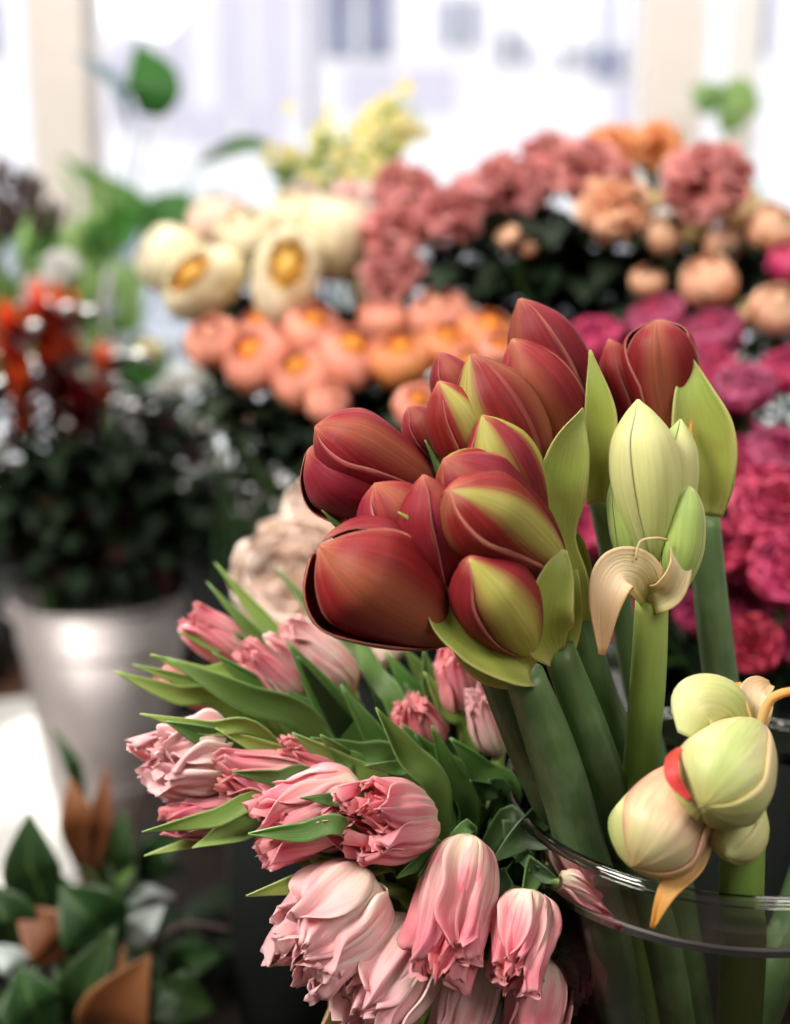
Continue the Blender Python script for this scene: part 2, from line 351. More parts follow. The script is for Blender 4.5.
M['carpaint'] = simple('car_paint', (.5, .54, .62), .3, noise=.1)
M['tyre'] = simple('tyre_rubber', (.05, .05, .06), .8)
M['pole'] = simple('pole_metal', (.42, .40, .48), .6)
# glass: thin clear walls, reflective by angle
def glass(name, tint, edge_tint, extra=0, ior=1.45):
    m, nt, b, out = base_nt(name); nt.nodes.remove(b); L = nt.links.new; N = nt.nodes.new
    lw = N('ShaderNodeLayerWeight'); lw.inputs[0].default_value = .32
    mx = N('ShaderNodeMix'); mx.data_type = 'RGBA'; L(lw.outputs['Facing'], mx.inputs[0])
    mx.inputs[6].default_value = (*tint, 1); mx.inputs[7].default_value = (*edge_tint, 1)
    tr = N('ShaderNodeBsdfTransparent'); L(mx.outputs[2], tr.inputs[0])
    gl = N('ShaderNodeBsdfGlossy'); gl.inputs['Roughness'].default_value = .04
    fr = N('ShaderNodeFresnel'); fr.inputs[0].default_value = ior
    ad = N('ShaderNodeMath'); ad.operation = 'ADD'; ad.use_clamp = True; ad.inputs[1].default_value = extra; L(fr.outputs[0], ad.inputs[0])
    ms = N('ShaderNodeMixShader'); L(ad.outputs[0], ms.inputs[0]); L(tr.outputs[0], ms.inputs[1]); L(gl.outputs[0], ms.inputs[2])
    L(ms.outputs[0], out.inputs[0]); return m
M['glass'] = glass('vase_glass', (.95, .965, .94), (.80, .84, .78), .0, 1.32)
M['rim'] = glass('vase_rim_glass', (.88, .89, .85), (.5, .52, .48), .05, 1.45)
M['pane'] = glass('window_glass', (.97, .98, .98), (.9, .93, .93))

# ------------------------------------------------------------------ the room and the street
TZ = .57                                     # top of the display table
struct('floor', MB().box((0, 1.0, -.05), (4.2, 4.0, .1)), M['floor'])
struct('ceiling', MB().box((0, 1.0, 2.95), (4.2, 4.0, .1)), M['plaster'])
struct('wall_rear', MB().box((0, -1.05, 1.45), (4.2, .1, 3.1)), M['backwall'])
struct('wall_left', MB().box((-2.05, 1.0, 1.45), (.1, 4.0, 3.1)), M['plaster'])
struct('wall_right', MB().box((2.05, 1.0, 1.45), (.1, 4.0, 3.1)), M['plaster'])
WY = 2.85
struct('wall_window_side', MB().box((0, WY+.02, .33), (4.0, .12, .68)), M['panel'])
struct('trim_1', MB().box((0, WY+.02, 2.75), (4.0, .14, .3)), M['frame'])
def xat(px): return (px-395)/F*(WY*CS-.15)
for i, (a, b) in enumerate(((28, 84), (648, 704), (-700, -650), (1220, 1280))):
    struct('trim_%d' % (i+2), MB().box(((xat(a)+xat(b))/2, WY, 1.64), (abs(xat(b)-xat(a)), .16, 1.94)), M['frame'])
struct('trim_6', MB().box((xat(752), WY, 1.64), (.045, .10, 1.94)), M['sill'])
sash = MB().box(((xat(84)+xat(648))/2, WY+.03, .70), (xat(648)-xat(84), .05, .06))
struct('window_1', MB().box(((xat(84)+xat(648))/2, WY+.03, 1.66), (xat(648)-xat(84)-.01, .008, 1.86)), M['pane'])
struct('window_2', MB().box(((xat(704)+xat(1220))/2, WY+.03, 1.66), (xat(1220)-xat(704)-.01, .008, 1.86)), M['pane'])
struct('window_3', MB().box(((xat(-650)+xat(28))/2, WY+.03, 1.66), (xat(28)-xat(-650)-.01, .008, 1.86)), M['pane'])
struct('trim_7', MB().box((0, WY-.22, .70), (4.0, .36, .035)), M['sill'])
struct('street_ground', MB().box((0, 14, -.1), (44, 22, .2)), M['snow'])
tw = thing('street_building', 'pale building across the street with bluish windows, seen through the shop window', 'building', (0, 15, 0))
obj('facade', MB().box((0, 15.2, 4), (34, .4, 8.2)), M['facade'], tw, flat=True)
obj('plinth', MB().box((0, 14.8, .95), (34, .4, 1.9)), M['snow'], tw, flat=True)
for a, b, c, d in ((150, 205, 30, 140), (232, 300, 8, 118), (330, 392, 0, 70), (440, 470, 20, 60), (492, 520, 50, 76), (548, 572, 48, 78), (578, 640, 0, 90), (30, -30, 20, 70), (-100, -170, 0, 80), (205, 290, 118, 150), (350, 450, 80, 118), (600, 640, 96, 140), (110, 145, 60, 130), (770, 830, 0, 60), (705, 738, 10, 70)):
    p, q = P(a, d, 15.35), P(b, c, 15.35)
    wn = obj('window', MB().box(((p.x+q.x)/2, 14.98, (p.z+q.z)/2), (abs(q.x-p.x), .06, abs(q.z-p.z))), M['winblue'] if a not in (232, 150, 205, 350, 600, 110) else M['facade2'], tw, flat=True)
    obj('window_frame', MB().box(((p.x+q.x)/2, 14.94, (p.z+q.z)/2), (.06, .05, abs(q.z-p.z))), M['sill'], wn, flat=True)
pl = thing('street_lamp', 'slim grey street lamp post outside the window, above the yellow flowers', 'street lamp', (P(316, 100, 9).x, 9, 0))
x_ = P(316, 100, 9).x
obj('post', MB().tube([(x_, 9, 0), (x_, 9, 4.2)], [.055, .04], 12), M['pole'], pl)
obj('lamp_head', MB().tube([(x_, 9, 4.15), (x_+.3, 9, 4.35), (x_+.7, 9, 4.35)], [.03, .05, .06], 10), M['pole'], pl)
def car(x, y, z, mat, label):
    t = thing('parked_car', label, 'car', (x, y, z), 'parked cars across the street')
    b = MB(); rows = []
    for i, (dx, h0, h1, w_) in enumerate(((-2.1, .35, .75, .7), (-1.9, .25, .95, .82), (-1.2, .25, 1.0, .85), (-.8, .25, 1.42, .78), (.5, .25, 1.45, .78), (1.1, .25, 1.0, .85), (1.9, .25, .85, .82), (2.1, .35, .7, .7))):
        ring = [(-w_, h0), (w_, h0), (w_, (h0+min(h1, .95))/2), (w_*.97, min(h1, .95)), (w_*.75, h1), (-w_*.75, h1), (-w_*.97, min(h1, .95)), (-w_, (h0+.95)/2), (-w_, h0)]
        rows.append([(Vector((x+dx, y+a, z+c)), k/8, i/7) for k, (a, c) in enumerate(ring)])
    b.grid(rows); obj('car_body', b, mat, t)
    obj('side_window', MB().box((x-.15, y-.83, z+1.17), (1.7, .04, .32)), M['winblue'], t, flat=True)
    for dx in (-1.35, 1.35): obj('wheel', MB().lathe([(0, -.1), (.3, -.1), (.33, 0), (.3, .1), (0, .1)], 20, (0, 0, 0)), M['tyre'], t, world=False)
    for k, c in enumerate([c for c in t.children if c.name.startswith('wheel')]):
        c.location = ((-1.35, 1.35)[k], -.8, .33); c.rotation_euler = (math.pi/2, 0, 0)
car(-2.6, 12.6, 0, M['carpaint'], 'blue grey parked car outside the window, towards the left pane')
car(3.2, 12.9, 0, M['facade2'], 'pale violet parked car outside the window, towards the right frame')

# table and bench
t = thing('display_table', 'dark wooden display table carrying the vase and the cut flower pots', 'table', (.45, 1.1, 0))
obj('tabletop', MB().box((.42, 1.1, TZ-.02), (1.44, 1.75, .04)), M['wood'], t, flat=True)
for sx in (-.6, .6):
    for sy in (-.8, .8): obj('leg', MB().box((.47+sx, 1.1+sy, (TZ-.04)/2), (.06, .06, TZ-.04)), M['wood'], t, flat=True)
t = thing('low_bench', 'low brown wooden bench under the zinc bucket', 'bench', (-1.0, 1.5, 0))
obj('bench_top', MB().box((-.98, 1.4, .38), (1.5, 1.9, .04)), M['bench'], t, flat=True)
for sx in (-.68, .68):
    for sy in (-.88, .88): obj('leg', MB().box((-.98+sx, 1.4+sy, .18), (.06, .06, .36)), M['bench'], t, flat=True)
# white card box with its right edge beside the bucket
a_ = Pz(38, 708, .44); b_ = Pz(76, 875, .44)
dr = (a_-b_); ang = math.atan2(-dr.x, dr.y); L_ = dr.length+.12
cen = (a_+b_)/2+Matrix.Rotation(ang, 3, 'Z')@Vector((-.36, 0, 0))
t = thing('card_box', 'flat white card box lying on the bench left of the zinc bucket', 'box', (cen.x, cen.y, .40))
obj('box_body', MB().box((cen.x, cen.y, .412), (.70, L_-.02, .024), ang), M['card'], t, flat=True)
obj('lid', MB().box((cen.x, cen.y, .432), (.72, L_, .016), ang), M['card'], t, flat=True)

# ------------------------------------------------------------------ glass vase
VC = Vector((.164, .582, 0)); VR = .108; RZ = .972
vase = thing('glass_vase', 'large clear glass cylinder vase holding the amaryllis stalks', 'vase', (VC.x, VC.y, TZ))
b = MB(); H = RZ-TZ
b.lathe([(0, .0), (VR-.012, .0), (VR-.003, .004), (VR, .014), (VR, H-.004)], 96, (VC.x, VC.y, TZ))
b.lathe([(VR-.004, H-.004), (VR-.004, .022), (VR-.012, .015), (0, .015)], 96, (VC.x, VC.y, TZ))
obj('glass_wall', b, M['glass'], vase)
ring = [(VR-.002+.0028*math.cos(a), H-.003+.0030*math.sin(a)) for a in [2*math.pi*k/12 for k in range(13)]]
obj('rim', MB().lathe(ring, 96, (VC.x, VC.y, TZ)), M['rim'], vase)
obj('rim_band', MB().lathe([(VR+.0006, H-.004), (VR+.0012, H-.010), (VR+.0012, H-.022), (VR+.0002, H-.028), (VR-.0042, H-.026), (VR-.0048, H-.012), (VR-.0042, H-.004)], 96, (VC.x, VC.y, TZ)), M['rim'], vase)

# ------------------------------------------------------------------ amaryllis
def amaryllis(label, stem, rpx, mat, buds=(), spathes=(), extra=()):
    pts = [Vector(q) if len(q) == 3 and abs(q[0]) < 3 else P(*q) for q in stem]
    root = thing('amaryllis', label, 'amaryllis', pts[0])
    d_ = (pts[-1]-CAM).length
    rad = [x/F*.565 for x in rpx]
    obj('stem', MB().tube(pts, rad, 20, n=26), mat, root)
    top = pts[-1]
    for bd in buds:
        base, tip, W = P(*bd['b']), P(*bd['t']), bd['w']
        ax = tip-base; Ln = ax.length; R = W/2/F*bd['t'][2]
        rot = aim(ax, CAM-base, bd.get('roll', 0))
        prof = bd.get('prof', 'n')
        pr = {'n': [(.22, 0), (.52, .13), (.86, .36), (1.0, .58), (.85, .79), (.42, .935), (.02, 1.02)],
              'blunt': [(.2, 0), (.5, .13), (.8, .34), (1.0, .6), (.97, .79), (.58, .94), (.02, 1.02)],
              'round': [(.35, 0), (.42, .15), (.62, .36), (.92, .62), (1.0, .8), (.78, .93), (.12, 1.0)],
              'slim': [(.3, 0), (.7, .15), (.98, .35), (1.0, .55), (.8, .78), (.42, .93), (.04, 1.0)]}[prof]
        hw = [.35, .75, 1.2, 1.38, 1.15, .62, .03]
        ms = bd['m']; ms = ms if isinstance(ms, (list, tuple)) else (ms,)*3
        sd = int(bd['b'][0]*7+bd['b'][1])
        ib = MB()
        for k in range(3):
            ib.wpetal(math.pi/3+k*2*math.pi/3, [(r*R*.9, z*Ln*.97) for r, z in pr], [h*R*.95 for h in hw], 10, 16, spiral=.02, rib=.03, seed=sd+k)
        bud = obj('bud', ib, M[bd.get('im', 'red_plain')], root, world=False)
        bud.location = base-wloc(root); bud.rotation_mode = 'QUATERNION'; bud.rotation_quaternion = rot
        fl = bd.get('flare', {})
        for k in range(3):
            g = fl.get(k, 0)
            pk = [(r*R+g*R*z**2, z*Ln*(1-.04*abs(g))) for r, z in pr]
            q = MB().wpetal(k*2*math.pi/3, pk, [h*R*(1.0 if not g else .9) for h in hw], 14, 22, spiral=.045, rib=.045, ruf=.02*R, rufn=1.2, seed=sd*3+k, pleat=bd.get('pl', .012)*R, pn=5)
            p_ = obj('petal', q, M[ms[k]], bud, world=False, solid=.0005)
        if (base-top).length > .004:
            u_ = (base-top)
            obj('pedicel', MB().tube([top-Vector((0, 0, .004)), top+u_*.5+Vector((0, 0, .002)), base+ax*.03], [R*.22, R*.2, R*.24], 12), M[bd.get('pm', 'stalk_light')], root)
    for sp in spathes:
        pp = [P(*q) for q in sp['p']]
        obj(sp.get('name', 'spathe'), MB().ribbon(pp, [x/F*.565 for x in sp['w']], cup=sp.get('cup', .9), face=sp.get('face'), face2=sp.get('face2'), wave=sp.get('wave', .0006), wn=sp.get('wn', 1.5), nt=26, nu=14, seed=len(label)+len(pp), twist=sp.get('tw', 0)),
            M[sp.get('m', 'spathe')], root, solid=.0006)
    for e in extra:
        obj(e[0], MB().tube([P(*q) for q in e[1]], e[2], 8), M[e[3]], root)
    return root
B = lambda b, t, w, m, **k: dict(b=b, t=t, w=w, m=m, **k)
GB = (.170, .565, .592)    # where the stalks meet on the vase floor
def foot(dx, dy): return Vector((VC.x+dx, VC.y+dy, TZ+.017))
# S0, behind: left pair of buds
amaryllis('amaryllis stalk with two dark red buds pointing far left, uppermost over the pink tulips',
    [foot(.03, -.02), (600, 900, .625), (548, 800, .60), (512, 720, .592), (450, 560, .585), (436, 500, .585)], [20, 20, 19, 17, 13, 10], M['stalk'],
    [B((442, 498, .585), (318, 428, .565), 76, ('red', 'red_plain', 'red_plain'), roll=.5, prof='blunt'),
     B((424, 520, .59), (310, 452, .575), 92, ('red_plain', 'red_plain', 'red'), roll=-.4, prof='blunt', flare={2: .12}),
     B((372, 545, .585), (345, 500, .575), 34, 'red_green', roll=.2)],
    extra=[('bracteole', [(448, 500, .575), (436, 462, .573), (425, 440, .572)], [.0022, .0018, .0004], 'leaf'), ('bracteole', [(452, 502, .575), (440, 470, .573), (432, 452, .572)], [.0022, .0018, .0004], 'leaf'),
           ('bracteole', [(370, 545, .58), (342, 528, .575), (322, 510, .572)], [.0024, .002, .0004], 'leaf')])
# upper middle cluster
amaryllis('amaryllis stalk in the middle with five red buds, one half yellow green',
    [foot(.045, .02), (672, 860, .66), (640, 770, .64), (604, 700, .615), (580, 620, .60), (548, 530, .59), (538, 512, .588)], [19, 19, 18, 17, 16, 13, 10], M['stalk'],
    [B((545, 515, .588), (472, 358, .572), 86, ('red_stripe', 'red', 'red_plain'), roll=-.75),
     B((492, 500, .588), (440, 384, .566), 64, ('red_stripe', 'red', 'red_plain'), roll=.45),
     B((538, 545, .575), (484, 418, .556), 74, ('red_green', 'red_green', 'red_plain'), roll=-.35),
     B((480, 450, .60), (440, 354, .592), 48, ('red', 'red_plain', 'red_stripe'), roll=.3),
     B((450, 470, .60), (409, 408, .592), 44, 'red', roll=.2)],
    [dict(p=[(578, 622, .592), (572, 580, .58), (560, 540, .572), (560, 495, .566), (569, 448, .563), (583, 408, .562)], w=[13, 16, 17, 26, 20, 1], cup=.35, wave=.0012, face=(.2, -1, .15)),
     dict(p=[(586, 618, .603), (578, 580, .604), (572, 545, .604), (562, 525, .604)], w=[17, 17, 13, 5], cup=.7)])
# tall upright pair
amaryllis('amaryllis stalk with the two tallest red buds and a slim yellow-green spathe',
    [foot(.05, .05), (676, 860, .69), (655, 760, .665), (634, 680, .645), (614, 570, .63), (599, 494, .622)], [16, 16, 15, 14, 13, 13], M['stalk'],
    [B((596, 450, .618), (521, 302, .60), 74, ('red', 'red_plain', 'red'), roll=-.9),
     B((584, 468, .61), (514, 342, .588), 78, ('red', 'red_plain', 'red_stripe'), roll=-.2)],
    [dict(p=[(600, 502, .612), (600, 455, .596), (600, 410, .588), (590, 350, .586)], w=[14, 16, 16, 1], cup=.6, wave=.0007),
     dict(p=[(603, 500, .628), (606, 455, .63), (604, 420, .63), (600, 395, .63)], w=[13, 12, 9, 1], cup=-.5)])
# right stalk
amaryllis('thick right amaryllis stalk with large pointed yellow-green spathe and round-topped red bud',
    [foot(.06, .02), (738, 820, .655), (726, 720, .64), (712, 610, .63), (704, 514, .625)], [22, 22, 20, 19, 17], M['stalk'],
    [B((672, 490, .624), (657, 320, .618), 74, ('red', 'red', 'red_plain'), roll=-.05, prof='round'),
     B((655, 470, .634), (610, 342, .628), 52, ('red_plain', 'red', 'red_plain'), roll=.7)],
    [dict(p=[(706, 516, .618), (705, 480, .610), (703, 435, .604), (694, 395, .604), (687, 352, .608)], w=[17, 30, 33, 21, 1], cup=.85, wave=.0009),
     dict(p=[(694, 512, .632), (688, 470, .634), (684, 440, .634), (682, 410, .634)], w=[15, 22, 18, 1], cup=-.6),
     dict(p=[(688, 482, .603), (694, 455, .600), (690, 432, .60), (692, 420, .60)], w=[3.5, 3.5, 2, .3], cup=.5, m='yellow_dry', name='dry_bracteole')])
# green cluster
amaryllis('amaryllis stalk of pale green unopened buds with a drooping papery brown spathe',
    [foot(.02, -.035), (630, 900, .607), (640, 775, .595), (648, 680, .585), (652, 600, .578)], [19, 19, 18.5, 18.5, 17], M['stalk_light'],
    [B((654, 565, .572), (638, 403, .562), 68, 'green_bud', roll=.35, im='green_bud'),
     B((666, 560, .582), (680, 422, .576), 46, ('green_bud', 'green_bud', 'green_bud_young'), roll=.5, im='green_bud_young'),
     B((640, 582, .58), (616, 476, .574), 36, 'green_bud_young', roll=0, im='green_bud_young', prof='slim'),
     B((676, 594, .57), (690, 486, .562), 42, ('green_bud_young', 'green_bud', 'green_bud'), roll=-.3, im='green_bud_young', prof='slim')],
    [dict(p=[(655, 602, .574), (640, 574, .561), (618, 572, .556), (606, 600, .553), (602, 655, .552)], w=[14, 22, 22, 17, 3], cup=.45, m='spathe_dry', wave=.0012, wn=2.2, face=(-.35, -1, .45), face2=(-.2, -1, .1)),
     dict(p=[(648, 602, .572), (668, 590, .562), (680, 566, .559), (678, 540, .562), (668, 520, .565)], w=[14, 16, 13, 9, 1], cup=.5, m='spathe_dry', wave=.001, face=(.3, -1, .5))],
    extra=[('filament', [(636, 560, .556), (640, 542, .555), (655, 538, .554), (668, 540, .555)], [.0006, .0006, .0006], 'spathe_dry')])
# front pair of dark stalks
amaryllis('amaryllis stalk in front with the largest dark red bud drooping left over the tulips',
    [foot(-.01, -.04), (618, 1010, .598), (575, 826, .585), (550, 745, .572), (524, 674, .560)], [27, 27, 26, 25, 20], M['stalk'],
    [B((452, 636, .552), (322, 548, .528), 118, ('red', 'red_plain', 'red_plain'), roll=-.15, prof='blunt', flare={1: .1, 2: .22}),
     B((450, 618, .556), (424, 478, .532), 74, ('red', 'red_plain', 'red_plain'), roll=.75),
     B((440, 600, .568), (376, 486, .55), 78, ('red', 'red_plain', 'red_plain'), roll=.5, prof='blunt')],
    [dict(p=[(530, 676, .556), (505, 655, .543), (470, 632, .536), (440, 610, .535), (428, 560, .540)], w=[14, 34, 36, 20, 1], cup=1.0, face=(-.1, -.75, .9), face2=(.5, -.8, .3), wave=.0008),
     dict(p=[(524, 680, .566), (490, 662, .566), (460, 632, .563), (425, 600, .562)], w=[12, 22, 16, 2], cup=-.5, face=(-.1, -1, .5)),
     dict(p=[(470, 625, .545), (445, 600, .538), (428, 572, .536)], w=[13, 11, 3], cup=.4, face=(.2, -1, .2))],
    extra=[('bracteole', [(440, 540, .545), (418, 525, .532), (398, 512, .528)], [.0022, .002, .0004], 'spathe')])
amaryllis('amaryllis stalk in front with striped red and yellow-green buds cupped in a bent spathe',
    [foot(.015, -.02), (672, 1010, .62), (620, 830, .6), (592, 740, .588), (558, 648, .573)], [23, 23, 22, 21, 17], M['stalk'],
    [B((562, 575, .562), (452, 492, .520), 92, ('red_stripe', 'red_plain', 'red'), roll=.5, prof='blunt', flare={}),
     B((528, 650, .556), (470, 560, .520), 88, ('red_green', 'red', 'red_plain'), roll=.15, prof='n'),
     B((560, 560, .576), (446, 462, .546), 84, ('red', 'red_stripe', 'red_plain'), roll=.1, prof='blunt')],
    [dict(p=[(555, 655, .568), (545, 635, .548), (546, 610, .538), (556, 575, .537), (564, 550, .540)], w=[12, 24, 25, 17, 2], cup=.7, face=(.25, -1, .15), wave=.0008),
     dict(p=[(560, 655, .575), (566, 620, .576), (568, 580, .578), (566, 540, .578)], w=[14, 16, 12, 3], cup=-.4)])
# nodding cluster over the rim
amaryllis('amaryllis stalk at the right rim with nodding cream-green buds and a red slit',
    [foot(.0, -.06), (740, 1015, .555), (741, 900, .548), (745, 820, .545), (756, 762, .548), (752, 728, .548)], [22, 22, 21.5, 20, 12, 9], M['stalk_light'],
    [B((756, 728, .545), (704, 806, .498), 98, 'nod_bud', roll=.2, prof='blunt', pl=.03, im='nod_bud', pm='stalk_light'),
     B((702, 764, .540), (634, 866, .515), 92, ('nod_pink', 'nod_bud', 'nod_pink'), roll=-.25, prof='blunt', pl=.03, im='red_plain', flare={}),
     B((752, 800, .548), (728, 856, .520), 58, 'green_bud', roll=.3, im='green_bud')],
    [dict(p=[(752, 736, .545), (728, 706, .536), (700, 704, .528), (686, 736, .524)], w=[14, 28, 26, 8], cup=-.85, m='green_bud', wave=.001, face=(0, -.9, .6)),
     dict(p=[(704, 838, .532), (690, 862, .522), (668, 890, .516), (652, 928, .512)], w=[10, 13, 9, 1.5], cup=.6, m='yellow_dry', name='dry_petal', wave=.0012),
     dict(p=[(742, 742, .55), (752, 712, .55), (758, 690, .552), (770, 684, .556)], w=[14, 18, 15, 4], cup=.5, m='spathe_dry', wave=.0014),
     dict(p=[(748, 740, .545), (738, 710, .545), (735, 692, .55), (738, 683, .556)], w=[10, 10, 8, 2], cup=.5, m='yellow_dry', wave=.001, name='dry_petal'),
     dict(p=[(680, 748, .512), (672, 762, .503), (674, 780, .498), (690, 800, .497)], w=[2, 6, 6, 2], cup=.3, m='red_slit', name='red_petal_edge')],
    extra=[('style', [(756, 738, .545), (768, 704, .54), (780, 694, .537), (800, 690, .535)], [.0026, .0022, .002, .0018], 'yellow_dry')])
# cut stalk behind, inside the vase at right
rt = thing('amaryllis', 'dark green stalk leaning inside the vase at the lower right', 'amaryllis', foot(.04, .04))
obj('stem', MB().tube([foot(-.02, .04), P(760, 1010, .62), P(800, 900, .64), P(830, 800, .66)], [.011, .011, .010, .009], 16), M['stalk'], rt)

# ------------------------------------------------------------------ pink tulips in a kraft sleeve
TC = Vector((.006, .575, TZ))
sleeve = thing('paper_sleeve', 'kraft paper sleeve wrapped round the pink tulip bunch', 'wrapping paper', TC)
rows = []
for i in range(15):
    z = i/14
    row = []
    for k in range(49):
        a = 2*math.pi*k/48
        r = .030+.013*z+.003*math.sin(7*a+2*z)*z
        row.append((Vector((TC.x+r*math.cos(a), TC.y+r*math.sin(a), TZ+.002+z*(.288+.012*math.sin(3*a+1)))), k/48, z))
    rows.append(row)
obj('sleeve', MB().grid(rows), M['kraft'], sleeve, solid=.0008)
obj('string_tie', MB().lathe([(.0385+.0015*math.cos(q), .16+.0015*math.sin(q)) for q in [k*math.pi/4 for k in range(9)]], 40, TC), M['kraft'], sleeve)
ANC = Vector((.012, .585, .872))
def tulip(label, base, tip, W, mat='tulip', leaves=(), open_=0, seed=0, group='pink tulips in the bunch', rf=1.0):
    rd = random.Random(seed*31+5)
    bp, tp = P(*base), P(*tip); ax = tp-bp; Ln = ax.length; R = W/2/F*tip[2]
    foot_ = TC+Vector((rd.uniform(-.016, .016), rd.uniform(-.016, .016), .012))
    root = thing('tulip', label, 'tulip', foot_, group)
    a2 = ANC+Vector((rd.uniform(-.02, .02), rd.uniform(-.015, .015), rd.uniform(-.01, .01)))
    md = bp.lerp(a2, .35)-ax.normalized()*.008
    obj('stem', MB().tube([foot_, a2-Vector((0, 0, .03)), md, bp+ax*.04], [.0042, .004, .0038, .0036], 10, n=20), M['tstem'], root)
    ib = MB()
    pr = [(.28, 0), (.72, .10), (.92, .30), (.90, .55), (.72, .80), (.60, 1.0)]
    hw = [.3, .72, .95, .98, .78, .22]
    for k in range(9):
        q = rd.uniform(.74, 1.02); s = rd.uniform(.5, .86)
        ib.wpetal(k*1.05+rd.random()*.5, [((r+open_*z*.4)*R*s, z*Ln*q) for r, z in pr], [h*R*.8 for h in hw], 16, 18, ruf=.24*R, rufn=rd.uniform(1.2, 2.4), zr=.12*R, seed=seed*50+k, rib=.04, pleat=.06*R, notch=.06*R)
    bl = obj('bloom', ib, M['tulip_hot' if mat == 'tulip' else mat], root, world=False)
    bl.location = bp-foot_; bl.rotation_mode = 'QUATERNION'; bl.rotation_quaternion = aim(ax, CAM-bp, rd.uniform(-.4, .4))
    n = 7
    for k in range(n):
        q = rd.uniform(.78, 1.06); s = rd.uniform(.92, 1.1); o2 = open_+rd.uniform(-.1, .42)
        obj('petal', MB().wpetal(k*2*math.pi/n+rd.uniform(-.25, .25), [((r+o2*z*z*.5)*R*s, z*Ln*q) for r, z in pr], [h*R*rd.uniform(.6, .85) for h in hw], 22, 26, ruf=.20*R*rf, rufn=rd.uniform(1.0, 2.6), zr=.14*R, seed=seed*50+20+k, rib=.07, spiral=.06, pleat=.055*R*rf, pn=rd.uniform(3, 5), notch=.05*R), M[mat], bl, world=False, solid=.0005)
    for lf in leaves: tleaf(root, *lf)
    return root
def tleaf(root, a, t, W, mat='leaf', bend=0, roll=0, cup=.55):
    A = P(*a); T = P(*t); mid = A.lerp(T, .5)+Vector((0, 0, bend))
    st = ANC.lerp(A, .35)+Vector((0, .004, -.012))
    w_ = W/F*.6/2
    fc = (CAM-A).normalized(); ax = (T-A).normalized(); fc = Matrix.Rotation(roll, 3, ax)@fc
    rd = random.Random(int(a[0]+t[1]*3))
    obj('leaf', MB().ribbon([st, A, mid, T], [w_*.45, w_*.95, w_*1.0, w_*.05], face=fc, cup=cup, wave=.0012, wn=1.2, nt=22, nu=8, seed=rd.randint(0, 999), twist=rd.uniform(-.3, .3)), M[mat], root, solid=.0007)
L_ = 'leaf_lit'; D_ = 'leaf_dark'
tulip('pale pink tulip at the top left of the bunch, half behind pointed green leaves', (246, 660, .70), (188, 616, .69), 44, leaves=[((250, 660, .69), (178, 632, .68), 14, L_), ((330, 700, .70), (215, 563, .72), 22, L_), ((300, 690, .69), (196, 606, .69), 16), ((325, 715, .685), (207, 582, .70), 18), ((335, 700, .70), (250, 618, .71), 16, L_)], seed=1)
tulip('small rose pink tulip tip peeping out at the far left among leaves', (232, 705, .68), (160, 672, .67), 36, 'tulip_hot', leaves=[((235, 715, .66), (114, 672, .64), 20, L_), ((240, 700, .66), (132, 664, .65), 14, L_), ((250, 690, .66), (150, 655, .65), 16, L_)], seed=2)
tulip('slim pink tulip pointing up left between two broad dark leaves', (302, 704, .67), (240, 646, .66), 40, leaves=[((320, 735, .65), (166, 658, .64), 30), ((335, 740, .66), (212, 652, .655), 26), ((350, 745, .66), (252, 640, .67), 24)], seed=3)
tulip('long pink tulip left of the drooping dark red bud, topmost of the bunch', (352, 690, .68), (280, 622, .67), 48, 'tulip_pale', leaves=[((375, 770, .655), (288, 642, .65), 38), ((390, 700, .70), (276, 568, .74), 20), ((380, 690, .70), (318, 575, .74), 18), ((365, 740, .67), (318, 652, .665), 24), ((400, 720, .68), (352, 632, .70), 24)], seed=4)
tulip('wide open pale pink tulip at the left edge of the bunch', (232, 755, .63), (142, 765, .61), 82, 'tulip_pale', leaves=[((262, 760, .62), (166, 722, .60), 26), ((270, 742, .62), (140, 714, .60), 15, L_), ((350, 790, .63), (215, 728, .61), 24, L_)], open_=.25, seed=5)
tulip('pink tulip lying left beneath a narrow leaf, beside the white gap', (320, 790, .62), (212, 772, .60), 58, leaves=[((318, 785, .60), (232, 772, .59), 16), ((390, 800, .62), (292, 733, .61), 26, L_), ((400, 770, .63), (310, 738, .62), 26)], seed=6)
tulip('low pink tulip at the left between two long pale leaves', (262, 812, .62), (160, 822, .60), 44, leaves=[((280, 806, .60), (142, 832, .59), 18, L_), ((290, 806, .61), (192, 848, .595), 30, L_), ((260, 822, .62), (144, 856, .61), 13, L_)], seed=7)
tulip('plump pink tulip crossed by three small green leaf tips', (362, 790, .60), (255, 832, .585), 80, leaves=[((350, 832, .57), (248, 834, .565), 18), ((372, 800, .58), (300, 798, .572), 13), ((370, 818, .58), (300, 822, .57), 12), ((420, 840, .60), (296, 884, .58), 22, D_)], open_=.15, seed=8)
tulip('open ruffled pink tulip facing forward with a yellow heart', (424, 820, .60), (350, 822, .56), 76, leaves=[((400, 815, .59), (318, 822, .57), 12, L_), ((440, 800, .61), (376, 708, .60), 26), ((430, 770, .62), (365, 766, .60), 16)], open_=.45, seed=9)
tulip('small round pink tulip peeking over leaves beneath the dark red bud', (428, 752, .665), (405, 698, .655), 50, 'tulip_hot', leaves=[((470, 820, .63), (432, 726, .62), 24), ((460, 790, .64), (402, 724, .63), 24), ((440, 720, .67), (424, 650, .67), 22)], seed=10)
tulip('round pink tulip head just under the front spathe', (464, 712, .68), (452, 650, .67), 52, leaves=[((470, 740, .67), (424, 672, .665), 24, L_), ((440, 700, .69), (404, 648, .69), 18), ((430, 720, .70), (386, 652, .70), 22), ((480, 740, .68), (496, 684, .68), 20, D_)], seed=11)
tulip('narrow pink and white tulip beside the vase rim, tip pointing up', (500, 752, .655), (480, 690, .645), 40, 'tulip_pale', leaves=[((510, 800, .64), (450, 738, .63), 24), ((500, 800, .63), (470, 780, .62), 20, D_)], open_=.1, seed=12)
